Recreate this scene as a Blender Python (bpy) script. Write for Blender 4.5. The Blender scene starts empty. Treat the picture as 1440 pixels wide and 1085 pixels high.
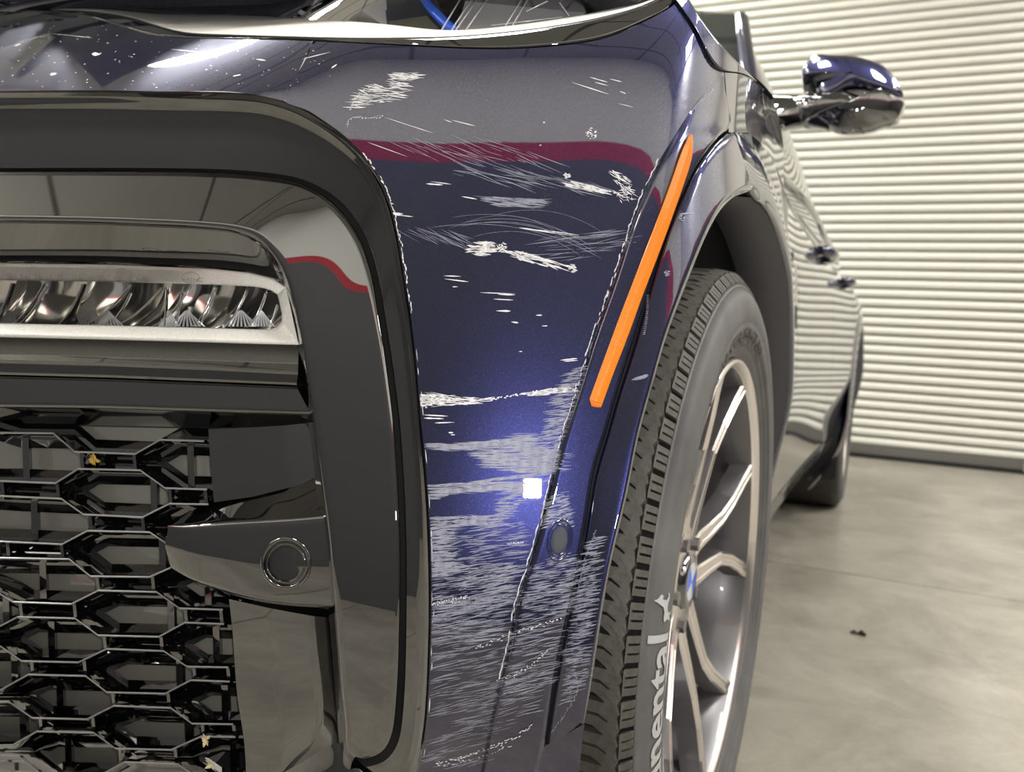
import bpy, bmesh, math, random
import numpy as np
from mathutils import Vector, Matrix
random.seed(7); np.random.seed(7)
SC = bpy.context.scene
COL = SC.collection

# ------------------------------------------------------------------ camera
CAM = np.array([.1589, -1.0317, .6869]); FPX = 1153.6563
YAW, PITCH, ROLL = -.4314, .0561, .0589
def _basis():
    cy, sy, cp, sp = math.cos(YAW), math.sin(YAW), math.cos(PITCH), math.sin(PITCH)
    F = np.array([sy*cp, cy*cp, -sp]); R = np.array([cy, -sy, 0.]); U = np.cross(R, F)
    cr, sr = math.cos(ROLL), math.sin(ROLL)
    return cr*R+sr*U, cr*U-sr*R, F
CR, CU, CF = _basis()
cd = bpy.data.cameras.new('camera'); cam = bpy.data.objects.new('camera', cd); COL.objects.link(cam)
cam.matrix_world = Matrix(((CR[0], CU[0], -CF[0], CAM[0]), (CR[1], CU[1], -CF[1], CAM[1]), (CR[2], CU[2], -CF[2], CAM[2]), (0, 0, 0, 1)))
cd.sensor_fit = 'HORIZONTAL'; cd.sensor_width = 36.; cd.lens = 36.*FPX/1440.; cd.clip_start = .02; cd.clip_end = 60
cd.dof.use_dof = True; cd.dof.focus_distance = .60; cd.dof.aperture_fstop = 9.0
SC.camera = cam
# ------------------------------------------------------------------ world, lights, exposure
w = bpy.data.worlds.new('world'); SC.world = w; w.use_nodes = True
w.node_tree.nodes['Background'].inputs[0].default_value = (.9, .92, 1, 1); w.node_tree.nodes['Background'].inputs[1].default_value = .05
SC.view_settings.view_transform = 'Standard'; SC.view_settings.look = 'None'
SC.view_settings.exposure = 0.0; SC.view_settings.gamma = 1.0; SC.view_settings.use_curve_mapping = False
SC.cycles.max_bounces = 8; SC.cycles.use_denoising = True
CEIL = 4.2
def area(name, loc, sx, sy, power, col=(1, .985, .94), rot=(0, 0, 0)):
    l = bpy.data.lights.new(name, 'AREA'); l.shape = 'RECTANGLE'; l.size = sx; l.size_y = sy; l.energy = power; l.color = col
    o = bpy.data.objects.new(name, l); COL.objects.link(o); o.location = loc; o.rotation_euler = rot
    return o
for x in (-3.0, -1.35, 2.3):
    for y in (.9, 2.3, 3.7):
        if x < -2.9 and y < 1: continue
        area('ceiling_lamp_or_fill', (x, y, CEIL-.03), .6, 1.2, 60)
area('ceiling_lamp_or_fill', (-3.28, .12, CEIL-.03), .5, .34, 50)
area('ceiling_lamp_or_fill', (1.0, -.45, CEIL-.03), .6, .6, 70)  # added light, unseen, to wash the front wall
area('ceiling_lamp_or_fill', (-1.0, -.45, CEIL-.03), .6, .6, 70)  # second added wall-wash light, further left
area('ceiling_lamp_or_fill', (3.2, -1.0, CEIL-.03), .6, .6, 95)  # added fill, unseen, brightens the front of the car
area('ceiling_lamp_or_fill', (-4.7, -1.5, CEIL-.03), .6, .6, 95)  # matching added front fill on the left
# the photographer's phone flash, just above the lens
fl = area('phone_flash', (0, 0, 0), .022, .022, 2.3, (1, .98, .95))
fp = CAM + CU*.012 + CR*.016
fl.matrix_world = Matrix(((CR[0], CU[0], -CF[0], fp[0]), (CR[1], CU[1], -CF[1], fp[1]), (CR[2], CU[2], -CF[2], fp[2]), (0, 0, 0, 1)))

# ------------------------------------------------------------------ materials
def mat(name, col, rough=.5, metal=0., coat=0., coat_ior=1.5, coat_rough=.02, ior=1.5, trans=0., spec=.5):
    m = bpy.data.materials.new(name); m.use_nodes = True
    b = m.node_tree.nodes['Principled BSDF']; I = b.inputs
    I['Base Color'].default_value = (*col, 1); I['Roughness'].default_value = rough; I['Metallic'].default_value = metal
    I['Coat Weight'].default_value = coat; I['Coat IOR'].default_value = coat_ior; I['Coat Roughness'].default_value = coat_rough
    I['IOR'].default_value = ior; I['Transmission Weight'].default_value = trans; I['Specular IOR Level'].default_value = spec
    return m
def nodes(m): return m.node_tree.nodes, m.node_tree.links, m.node_tree.nodes['Principled BSDF']
def noise_color(m, stops, scale, detail=6, rough=.6, coord='Object', stretch=(1, 1, 1), dist=0.):
    N, L, b = nodes(m)
    tc = N.new('ShaderNodeTexCoord'); mp = N.new('ShaderNodeMapping'); mp.inputs['Scale'].default_value = stretch
    nz = N.new('ShaderNodeTexNoise'); nz.inputs['Scale'].default_value = scale; nz.inputs['Detail'].default_value = detail
    nz.inputs['Roughness'].default_value = rough; nz.inputs['Distortion'].default_value = dist
    cr = N.new('ShaderNodeValToRGB'); el = cr.color_ramp.elements
    while len(el) < len(stops): el.new(.5)
    for e, (p, c) in zip(el, stops): e.position = p; e.color = (*c, 1)
    L.new(tc.outputs[coord], mp.inputs['Vector']); L.new(mp.outputs[0], nz.inputs['Vector']); L.new(nz.outputs[0], cr.inputs[0]); L.new(cr.outputs[0], b.inputs['Base Color'])
    return nz, cr
def bump(m, scale, strength, dist=.002, detail=4, stretch=(1, 1, 1)):
    N, L, b = nodes(m)
    tc = N.new('ShaderNodeTexCoord'); mp = N.new('ShaderNodeMapping'); mp.inputs['Scale'].default_value = stretch
    nz = N.new('ShaderNodeTexNoise'); nz.inputs['Scale'].default_value = scale; nz.inputs['Detail'].default_value = detail
    bp = N.new('ShaderNodeBump'); bp.inputs['Strength'].default_value = strength; bp.inputs['Distance'].default_value = dist
    L.new(tc.outputs['Object'], mp.inputs[0]); L.new(mp.outputs[0], nz.inputs['Vector']); L.new(nz.outputs[0], bp.inputs['Height']); L.new(bp.outputs[0], b.inputs['Normal'])

PAINT = mat('navy_metallic_paint', (.012, .018, .10), .34, .9, 1., 2.0, .012)
noise_color(PAINT, [(.35, (.0050, .0060, .034)), (.6, (.0080, .0098, .058)), (.8, (.022, .026, .14))], 1400, 1, .5)
BLACK = mat('gloss_black_plastic', (.004, .004, .0045), .035, 0, 1., 2.35, .02, 1.5)
PIANO = mat('piano_black_trim', (.003, .003, .0035), .02, 0, 1., 2.35, .01, 1.5)
DARK = mat('matte_black_plastic', (.012, .012, .013), .55)
LINER = mat('dark_grey_arch_liner', (.17, .165, .175), .75); bump(LINER, 60, .4, .004)
GAP = mat('panel_gap_rubber', (.004, .004, .004), .8)
RUBBER = mat('tyre_rubber', (.035, .033, .030), .62); noise_color(RUBBER, [(.3, (.045, .043, .037)), (.6, (.085, .08, .068)), (.8, (.16, .15, .125))], 45, 8, .7)
bump(RUBBER, 220, .35, .002)
SIDEW = mat('tyre_sidewall_rubber', (.09, .088, .088), .55); noise_color(SIDEW, [(.3, (.07, .068, .07)), (.7, (.13, .126, .126))], 9, 8, .7); bump(SIDEW, 160, .25, .001)
GROOVE = mat('tread_groove_rubber', (.006, .006, .006), .9)
LETTER = mat('tyre_lettering', (.42, .42, .42), .6)
ALLOY = mat('machined_alloy', (.78, .73, .71), .22, 1.)
ALLOYD = mat('grey_painted_alloy', (.14, .135, .14), .32, .6, .6)
DISC = mat('brake_disc_steel', (.45, .43, .41), .35, 1.)
SILVER = mat('satin_silver_bezel', (.85, .84, .79), .38, .15); noise_color(SILVER, [(.3, (.74, .73, .68)), (.7, (.90, .89, .84))], 700, 2)
CHROME = mat('chrome_reflector', (.95, .93, .90), .09, 1.); 
AMBER = mat('amber_reflector', (.80, .19, .0), .25, 0, 1., 1.5, .05); bump(AMBER, 900, .6, .0008)
def thin_glass(name, tint=(1, 1, 1), ior=1.5):
    m = bpy.data.materials.new(name); m.use_nodes = True; N = m.node_tree.nodes; L = m.node_tree.links; N.clear()
    o = N.new('ShaderNodeOutputMaterial'); mx = N.new('ShaderNodeMixShader'); tr = N.new('ShaderNodeBsdfTransparent'); gl = N.new('ShaderNodeBsdfGlossy'); fr = N.new('ShaderNodeFresnel')
    tr.inputs[0].default_value = (*tint, 1); gl.inputs['Roughness'].default_value = 0; fr.inputs[0].default_value = ior
    L.new(fr.outputs[0], mx.inputs[0]); L.new(tr.outputs[0], mx.inputs[1]); L.new(gl.outputs[0], mx.inputs[2]); L.new(mx.outputs[0], o.inputs[0]); return m
GLASS = thin_glass('clear_lamp_lens'); GLASS2 = thin_glass('clear_headlight_lens', ior=1.18)
TINT = mat('tinted_window_glass', (.02, .024, .022), .02, 0, 1., 1.5, .0)
SCUFF = mat('bare_scuffed_plastic', (.68, .67, .68), .5)
HAZE = mat('scuffed_clearcoat', (.40, .41, .50), .45)
_N, _L, _b = HAZE.node_tree.nodes, HAZE.node_tree.links, HAZE.node_tree.nodes['Principled BSDF']; _b.inputs['Alpha'].default_value = .5
BLUE = mat('blue_light_guide', (.05, .16, .85), .15, .2)
WHITEP = mat('clear_light_guide', (.75, .77, .80), .2, .3)
DROP = mat('water_drop', (1, 1, 1), .0, 0, 0, 1.5, .02, 1.33, 1.)
SLAT = mat('cream_door_slat', (.66, .65, .58), .42); noise_color(SLAT, [(.3, (.56, .55, .485)), (.7, (.63, .62, .55))], 3, 5, .6, stretch=(.4, 1, 4))
RAIL = mat('grey_door_rail', (.10, .095, .085), .5)
STEEL = mat('galvanised_steel', (.5, .48, .44), .35, .8)

# ------------------------------------------------------------------ object helpers
def link(o, parent=None):
    COL.objects.link(o)
    if parent is not None: o.parent = parent
    return o
def thing(name, label, cat, loc=(0, 0, 0), group=None):
    o = bpy.data.objects.new(name, None); COL.objects.link(o); o.location = loc; o.empty_display_size = .1
    o['label'] = label; o['category'] = cat
    if group: o['group'] = group
    return o
def meshobj(name, V, Fc, m, parent=None, smooth=True, label=None, weld=0., solid=0., bevel=0.):
    me = bpy.data.meshes.new(name); me.from_pydata([tuple(map(float, v)) for v in V], [], [tuple(map(int, f)) for f in Fc]); 
    bm = bmesh.new(); bm.from_mesh(me)
    if weld: bmesh.ops.remove_doubles(bm, verts=bm.verts, dist=weld)
    bmesh.ops.dissolve_degenerate(bm, edges=bm.edges, dist=1e-6)
    bmesh.ops.recalc_face_normals(bm, faces=bm.faces)
    bm.to_mesh(me); bm.free()
    if smooth:
        for p in me.polygons: p.use_smooth = True
    me.materials.append(m)
    o = bpy.data.objects.new(name, me); link(o, parent)
    if parent is not None and parent.parent is None: pass
    if label: o['label'] = label
    if solid:
        md = o.modifiers.new('solid', 'SOLIDIFY'); md.thickness = solid; md.offset = -1
    if bevel:
        md = o.modifiers.new('bevel', 'BEVEL'); md.width = bevel; md.segments = 2; md.limit_method = 'ANGLE'
    return o
def local(o, parent):          # children are given in world coordinates: subtract the parent's world location
    p = parent; off = Vector((0, 0, 0))
    while p is not None: off += Vector(p.location); p = p.parent
    o.location = -off
    return o
class MB:
    def __init__(s): s.V = []; s.F = []
    def add(s, V, F):
        n = len(s.V); s.V += [tuple(v) for v in V]; s.F += [tuple(i+n for i in f) for f in F]
    def box(s, x0, x1, y0, y1, z0, z1):
        s.add([(x, y, z) for x in (x0, x1) for y in (y0, y1) for z in (z0, z1)], [(0, 1, 3, 2), (4, 6, 7, 5), (0, 4, 5, 1), (2, 3, 7, 6), (0, 2, 6, 4), (1, 5, 7, 3)])
    def grid(s, P):            # P: (n,m,3)
        n, m = P.shape[:2]
        s.add(P.reshape(-1, 3), [(i*m+j, i*m+j+1, (i+1)*m+j+1, (i+1)*m+j) for i in range(n-1) for j in range(m-1)])
    def tube(s, pts, r, k=8, closed=False, cap=True):
        pts = [np.array(p, float) for p in pts]; n = len(pts); rr = r if hasattr(r, '__len__') else [r]*n
        rings = []
        for i, p in enumerate(pts):
            a = pts[(i+1) % n] if (closed or i < n-1) else pts[i]; b = pts[i-1] if (closed or i > 0) else pts[i]
            t = a-b; t = t/np.linalg.norm(t); h = np.array([0, 0, 1.]) if abs(t[2]) < .9 else np.array([1., 0, 0])
            u = np.cross(t, h); u /= np.linalg.norm(u); v = np.cross(t, u)
            rings.append([p+rr[i]*(math.cos(q)*u+math.sin(q)*v) for q in np.linspace(0, 2*math.pi, k, endpoint=False)])
        V = [q for rg in rings for q in rg]; F = []
        for i in range(n if closed else n-1):
            i2 = (i+1) % n
            for j in range(k): F.append((i*k+j, i*k+(j+1) % k, i2*k+(j+1) % k, i2*k+j))
        if cap and not closed: F.append(tuple(range(k))); F.append(tuple(range((n-1)*k, n*k)))
        s.add(V, F)
    def obj(s, name, m, parent=None, **k): return meshobj(name, s.V, s.F, m, parent, **k)

# ------------------------------------------------------------------ body surface: plan curve of the car's left side and a section at every height
def spline(P, n):
    P = np.array(P, float); t = np.r_[0, np.cumsum(np.hypot(*np.diff(P, axis=0).T))]; N = len(t); h = np.diff(t)
    A = np.zeros((N, N)); A[0, 0] = A[-1, -1] = 1; out = []
    q = np.linspace(0, t[-1], n)
    for k in range(P.shape[1]):
        y = P[:, k]; b = np.zeros(N)
        for i in range(1, N-1):
            A[i, i-1] = h[i-1]; A[i, i] = 2*(h[i-1]+h[i]); A[i, i+1] = h[i]; b[i] = 6*((y[i+1]-y[i])/h[i]-(y[i]-y[i-1])/h[i-1])
        M = np.linalg.solve(A, b); i = np.clip(np.searchsorted(t, q)-1, 0, N-2); a = (t[i+1]-q)/h[i]; c = (q-t[i])/h[i]
        out.append(a*y[i]+c*y[i+1]+((a**3-a)*M[i]+(c**3-c)*M[i+1])*h[i]**2/6)
    return np.stack(out, 1)
PLAN = spline([(-1.3, -.70), (-.85, -.69), (-.60, -.66), (-.452, -.632), (-.32, -.609), (-.200, -.586), (-.117, -.566), (-.055, -.541), (-.012, -.5215), (.010, -.507), (.021, -.487), (.027, -.460), (.0305, -.41), (.0325, -.33), (.032, -.18), (.024, .1), (.006, .4), (-.006, .8), (-.010, 1.3), (-.009, 1.8), (.0, 2.3), (.016, 2.75), (.027, 3.1), (.022, 3.5), (-.0, 3.85), (-.12, 4.08), (-.4, 4.2)], 900)
_near = PLAN[(PLAN[:, 1] < 1.6)]
_idx = np.r_[np.arange(0, len(_near)-1, 1)]
SA, SB = _near[:-1], _near[1:]
def sdist(x, y):
    out = np.empty(x.shape)
    D = SB-SA; LL = (D**2).sum(1)
    for k in range(0, len(x), 4000):
        px = x[k:k+4000, None]-SA[:, 0]; py = y[k:k+4000, None]-SA[:, 1]
        t = np.clip((px*D[:, 0]+py*D[:, 1])/LL, 0, 1); dx = px-t*D[:, 0]; dy = py-t*D[:, 1]; d2 = dx*dx+dy*dy
        j = np.argmin(d2, 1); ii = np.arange(len(j)); s = D[j, 0]*py[ii, j]-D[j, 1]*px[ii, j]
        out[k:k+4000] = np.sqrt(d2[ii, j])*np.where(s < 0, 1, -1)
    return out
def _inset(tab):
    z = np.linspace(.0, 1.6, 801); t = np.interp(z, [a for a, b in tab], [b for a, b in tab])
    ker = np.ones(21)/21; t = np.convolve(np.pad(t, 10, mode='edge'), ker, 'valid')
    d = np.cumsum(np.tan(np.radians(t)))*(z[1]-z[0]); d -= np.interp(.47, z, d)
    return z, d
ZF, DF = _inset([(0, -35), (.28, -25), (.38, -12), (.47, 0), (.56, 12), (.66, 11.5), (.76, 12), (.84, 14), (.90, 21), (.96, 34), (1.05, 58), (1.2, 75), (1.6, 80)])
ZS, DS = _inset([(0, -40), (.25, -30), (.38, -10), (.47, 0), (.60, 0), (.76, 3), (.88, 7), (.95, 14), (1.0, 28), (1.06, 48), (1.12, 66), (1.2, 75), (1.6, 80)])
def inset(z, y):
    t = np.clip((y+.50)/.40, 0, 1); t = t*t*(3-2*t)
    return np.interp(z, ZS, DS)*t
def lean(z): return np.interp(z, ZF, DF)
def gfun(P, e):
    k = np.clip((-.22-P[:, 0])/.22, 0, 1); k = k*k*(3-2*k); h = np.clip(P[:, 2]-.866, 0, 1); k2 = np.clip((P[:, 0]+.16)/.18, 0, 1); k2 = k2*k2*(3-2*k2); h2 = np.clip(P[:, 2]-.70, 0, 1)
    y = P[:, 1]-lean(P[:, 2])-.55*k*np.minimum(h*h/.03, h-.0075)+k2*.065*h2*h2/(h2+.06)      # the nose leans back with height
    return sdist(P[:, 0], y)+inset(P[:, 2], y)-e
def cast(px, py, e=0.):
    px = np.asarray(px, float).ravel(); py = np.asarray(py, float).ravel(); e = np.broadcast_to(np.asarray(e, float).ravel() if np.ndim(e) else e, px.shape)
    d = ((px-720)/FPX)[:, None]*CR-((py-542.5)/FPX)[:, None]*CU+CF; d /= np.linalg.norm(d, axis=1)[:, None]
    t = np.full(px.shape, .12); best = np.full(px.shape, 9.); bt = t.copy(); tp = t.copy(); gp = np.full(px.shape, 9.); done = np.zeros(px.shape, bool)
    lo = t.copy(); hi = np.full(px.shape, np.nan)
    for it in range(70):
        act = ~done
        if not act.any(): break
        P = CAM+t[act, None]*d[act]; g = gfun(P, e[act])
        ia = np.where(act)[0]
        b = g < best[ia]; best[ia[b]] = g[b]; bt[ia[b]] = t[ia[b]]
        neg = g < 0; hi[ia[neg]] = t[ia[neg]]; done[ia[neg]] = True
        pos = ia[~neg]; lo[pos] = t[pos]; t[pos] += np.clip(g[~neg]*.6, .0008, .2)
        far = t > 2.6; done |= far
    ok = ~np.isnan(hi)
    lo2, hi2 = lo[ok], hi[ok]
    for it in range(14):
        mid = .5*(lo2+hi2); g = gfun(CAM+mid[:, None]*d[ok], e[ok]); n = g < 0
        hi2 = np.where(n, mid, hi2); lo2 = np.where(n, lo2, mid)
    bt[ok] = .5*(lo2+hi2)
    return CAM+bt[:, None]*d
def resample(P, n, sm=False):
    P = np.array(P, float)
    if sm and len(P) > 2: P = spline(P, max(400, 8*n))
    t = np.r_[0, np.cumsum(np.hypot(P[:, 0][1:]-P[:, 0][:-1], P[:, 1][1:]-P[:, 1][:-1]))]; q = np.linspace(0, t[-1], n)
    return np.stack([np.interp(q, t, P[:, k]) for k in range(P.shape[1])], 1)
def patch(curves, nv, nus, mb=None, sm=True):
    """curves: list of (points [(px,py)] , e) with e a number or list over the points; ruled between neighbours, laid on the body surface at offset e"""
    C = []
    for pts, e in curves:
        ee = np.interp(np.linspace(0, 1, len(pts)), np.linspace(0, 1, len(e)), e) if hasattr(e, '__len__') else [e]*len(pts)
        C.append(resample([(x, y, z) for (x, y), z in zip(pts, ee)], nv, sm))
    rows = []
    if not hasattr(nus, '__len__'): nus = [nus]*(len(C)-1)
    for k in range(len(C)-1):
        for t in np.linspace(0, 1, nus[k]+1)[(0 if k == 0 else 1):]: rows.append(C[k]*(1-t)+C[k+1]*t)
    Q = np.array(rows); P = cast(Q[..., 0], Q[..., 1], Q[..., 2].ravel()).reshape(Q.shape[0], Q.shape[1], 3)
    if mb is None: mb = MB()
    mb.grid(P); return mb, P
def shift(c, dx, dy): return [(x+dx, y+dy) for x, y in c]

# ================================================================== THE ROOM
XL, XR, YF, YB = -5.2, 3.6, -2.7, 5.45
def structure(name, mb, m, parent=None, **k):
    o = mb.obj(name, m, parent, **k)
    if parent is None: o['kind'] = 'structure'
    return o
CONC = mat('polished_concrete', (.3, .28, .24), .36, 0, .0)
noise_color(CONC, [(.28, (.165, .150, .122)), (.47, (.25, .23, .19)), (.6, (.315, .29, .245)), (.75, (.43, .40, .34))], 3.4, 12, .78, dist=.5)
bump(CONC, 60, .08, .003)
mb = MB(); mb.box(XL, XR, YF, YB, -.2, -.02); floor = structure('floor', mb, DARK, smooth=False)
for (x0, x1) in ((XL, -.8), (-.794, XR)):
    for (y0, y1) in ((YF, 1.801), (1.807, YB)):
        mb = MB(); mb.box(x0, x1, y0, y1, -.02, 0); mb.obj('floor_slab', CONC, floor, smooth=False)
WALLW = mat('painted_wall', (.8, .79, .75), .6)
N, L, b = nodes(WALLW)
geo = N.new('ShaderNodeNewGeometry'); sx = N.new('ShaderNodeSeparateXYZ'); L.new(geo.outputs['Position'], sx.inputs[0])
cr = N.new('ShaderNodeValToRGB'); cr.color_ramp.interpolation = 'CONSTANT'; dv = N.new('ShaderNodeMath'); dv.operation = 'DIVIDE'; dv.inputs[1].default_value = 4.
L.new(sx.outputs['Z'], dv.inputs[0]); L.new(dv.outputs[0], cr.inputs[0]); L.new(cr.outputs[0], b.inputs['Base Color'])
RED_Z = 2.42
el = cr.color_ramp.elements; el[0].position = 0; el[0].color = (.085, .087, .09, 1); el[1].position = RED_Z/4; el[1].color = (.5, .015, .03, 1)
e3 = el.new((RED_Z+.13)/4); e3.color = (.80, .79, .75, 1)
PLAINW = mat('cream_wall', (.62, .59, .52), .6)
CEILM = mat('ceiling_tile', (.75, .75, .71), .8)
N, L, b = nodes(CEILM)
bk = N.new('ShaderNodeTexBrick'); bk.offset = 0; bk.inputs['Scale'].default_value = 1; bk.inputs['Mortar Size'].default_value = .018; bk.inputs['Brick Width'].default_value = 1.2; bk.inputs['Row Height'].default_value = .6
bk.inputs['Color1'].default_value = (.50, .50, .47, 1); bk.inputs['Color2'].default_value = (.47, .47, .44, 1); bk.inputs['Mortar'].default_value = (.13, .13, .12, 1)
g2 = N.new('ShaderNodeNewGeometry'); L.new(g2.outputs['Position'], bk.inputs['Vector']); L.new(bk.outputs[0], b.inputs['Base Color'])
mb = MB(); mb.box(XL, XR, YF-.1, YF, 0, CEIL); structure('wall_front', mb, WALLW, smooth=False)
mb = MB(); mb.box(XL-.1, XL, YF, YB, 0, CEIL); structure('wall_left', mb, WALLW, smooth=False)
mb = MB(); mb.box(XR, XR+.1, YF, YB, 0, CEIL); structure('wall_right', mb, WALLW, smooth=False)
DX0, DX1, WY = -4.4, 1.07, 5.30
mb = MB(); mb.box(DX1+.1, XR, WY, YB, 0, CEIL); mb.box(XL, DX0-.1, WY, YB, 0, CEIL); mb.box(XL, XR, YB, YB+.1, 0, CEIL); structure('wall_back', mb, PLAINW, smooth=False)
mb = MB(); mb.box(XL, XR, YF, YB, CEIL, CEIL+.1); structure('ceiling', mb, CEILM, smooth=False)
# roller door: every slat a part of its own
mb = MB(); mb.box(DX0-.1, DX0, WY-.06, WY+.10, 0, CEIL); mb.box(DX1, DX1+.1, WY-.06, WY+.10, 0, CEIL)
door = mb.obj('door_1', RAIL, None, smooth=False); door['kind'] = 'structure'
PITCHS = .0655
prof = [(.0035, .034), (.0045, .024), (.0095, .006), (.017, -.001), (.030, -.004), (.046, -.002), (.054, .003), (.0575, .012), (.0610, .026), (.0620, .034)]
sl0 = None
for k in range(51):
    if sl0 is None:
        V = [(x, WY+q, z) for x in (DX0, DX1) for z, q in prof]; n = len(prof)
        F = [(i, i+1, n+i+1, n+i) for i in range(n-1)]
        sl0 = meshobj('slat', V, F, SLAT, door, True); o = sl0
    else: o = sl0.copy(); link(o, door)
    o.location = (0, 0, .085+PITCHS*k)
mb = MB(); mb.box(DX0, DX1-.06, WY-.012, WY+.03, .028, .088); mb.obj('bottom_rail', RAIL, door, smooth=False, bevel=.004)
mb = MB(); mb.box(DX0, DX1-.06, WY-.018, WY+.03, .002, .028); mb.obj('bottom_seal', GAP, door, smooth=False)
mb = MB(); mb.box(DX1-.075, DX1-.02, WY-.03, WY+.01, .02, .075); mb.box(DX1-.066, DX1-.03, WY-.04, WY-.03, .035, .06); mb.obj('rail_bracket', STEEL, door, smooth=False)

# ================================================================== THE CAR
car = thing('car', 'navy blue car with a scratched front corner filling the left of the picture', 'car')
def part(mb, name, m, parent=None, **k): return mb.obj(name, m, parent or car, **k)

# ---- outline curves, read on the body surface
E1 = [(345, 131), (375, 135), (400, 142), (425, 152), (450, 166), (476, 184), (506, 212), (532, 248), (549, 288), (560, 335), (570, 397), (577, 440), (586, 519), (592, 590), (599, 660), (604, 740), (606, 806), (606, 880), (604, 948), (597, 1037), (588, 1085), (578, 1125)]
E1T = [(-150, 128), (-60, 128), (60, 127), (150, 127), (250, 128.5), (345, 131)]
T1 = [(-150, 12), (-60, 14), (40, 17), (100, 20), (150, 31), (200, 46), (250, 53), (320, 55), (440, 58)]
T1R = [(440, 58), (480, 60), (560, 64), (640, 68), (720, 69), (790, 64), (860, 51), (910, 29), (945, 9), (962, -6)]
C1 = [(1018, 101), (992, 130), (965, 165), (946, 195), (928, 224), (908, 266), (887, 319), (864, 390), (848, 435), (835, 472), (822, 513), (810, 551), (792, 606), (779, 655), (766, 707), (745, 785), (727, 842), (716, 899), (702, 956), (685, 1037), (676, 1085), (668, 1125)]
G1 = [(1018, 101), (1022, 140), (1024, 180), (1012, 190), (1001, 202), (979, 232), (964, 262), (941, 311), (919, 376), (902, 437), (882, 503), (865, 559), (852, 606), (835, 662), (827, 712), (816, 778), (805, 831), (789, 899), (775, 978), (765, 1046), (756, 1085), (748, 1125)]
# ---- bumper cover: upper band, corner, raised flare strip, lower tail
BC = MB()
patch([(T1, 0), (E1T+[(400, 142)], 0)], 60, 16, BC)
LB = [(440, 58), (425, 95), (400, 142)]+E1[3:]
RB = [(962, -6), (985, 55), (1018, 101)]+C1[1:]
# corner panel: top boundary bent along the lamp, so build it as a transfinite grid
def coons(top, bot, lef, rig, n, m, e=0., mb=None):
    t = resample(top, n, True); b_ = resample(bot, n, False); l = resample(lef, m, True); r = resample(rig, m, True)
    u = np.linspace(0, 1, n)[None, :, None]; v = np.linspace(0, 1, m)[:, None, None]
    Q = (1-v)*t[None]+v*b_[None]+(1-u)*l[:, None]+u*r[:, None]-((1-u)*(1-v)*t[0]+u*(1-v)*t[-1]+(1-u)*v*b_[0]+u*v*b_[-1])
    P = cast(Q[..., 0], Q[..., 1], e).reshape(m, n, 3); mb = mb or MB(); mb.grid(P); return mb, P
coons(T1R, [(578, 1125), (668, 1125)], [(440, 58), (420, 100), (400, 142)]+E1[3:], RB, 60, 130, 0., BC)
C1b = [(x+7, y+1) for x, y in C1]; C1b[0] = (1018, 101); C1b[1] = (996, 131)
ramp = [0, .0, .001, .003, .005]+[.006]*18
patch([(C1, 0), (C1b, ramp), (G1, [0, .001, .002, .004, .005]+[.005]*18), (shift(G1, 1, 1), -.012)], 130, [3, 10, 2], BC)
TB = [(765, 1049), (790, 1036), (822, 1017)]
bumper = part(BC, 'bumper_cover', PAINT, weld=2e-5)
T2 = MB(); coons(TB, [(748, 1130), (812, 1130)], [(765, 1049), (756, 1085), (748, 1130)], [(822, 1017), (817, 1060), (812, 1130)], 14, 16, .004, T2)
part(T2, 'bumper_lower_corner', PAINT, bumper)
# dark groove behind the gap line
G = MB(); patch([(shift(G1, -3, 0), -.010), (shift(G1, 5, 2), -.010)], 100, 2, G); part(G, 'panel_gap', GAP, bumper)

# ---- wheel arch trim
A1 = [(1057, 268), (1035, 275), (1012, 296), (994, 328), (963, 402), (936, 474), (917, 540), (897, 614), (882, 690), (862, 775), (845, 867), (834, 941), (822, 1014)]
A1o = [(1056, 256), (1030, 263), (1006, 287), (988, 320), (956, 396), (929, 470), (910, 537), (890, 611), (875, 688), (855, 773), (838, 866), (827, 940), (816, 1016)]
G1t = [(1026, 188), (1014, 195), (1003, 206), (981, 236), (967, 265), (944, 314), (922, 379), (905, 440), (886, 506), (868, 562), (855, 609), (839, 665), (830, 715), (819, 780), (808, 833), (793, 901), (779, 980), (769, 1045)]
T3 = MB(); patch([(G1t, -.012), (G1t, .003), (shift(G1t, 8, 3), .006), (A1o, .012), (shift(A1o, 4, 2), .0125), (A1, .009), (shift(A1, 1, 1), .0), (shift(A1, -6, -3), -.03)], 110, [2, 2, 8, 2, 2, 2, 3], T3)
trim = part(T3, 'wheel_arch_trim', PAINT)
def rocker(Y, Z):
    t = 1-np.clip((Z-.41)/.24, 0, 1); return -.030*t*t*(3-2*t)
def arc(x, r, t, cy=0.): return np.stack([x+0*t, cy+r*np.cos(t), .395+r*np.sin(t)], -1)
def archrows(rows, t, cy=0.):
    dr = np.where(cy == 0, .0017*np.clip(np.degrees(t)-98, 0, 60), 0)
    rows = [(x, r+dr, e) for x, r, e in rows]
    return np.array([np.stack([side(cy+r*np.cos(t), .395+r*np.sin(t), e)+np.where(np.cos(t) > 0, rocker(0, .395+r*np.sin(t)), 0) if e is not None else x+0*t, cy+r*np.cos(t), .395+r*np.sin(t)], -1) for x, r, e in rows])
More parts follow.
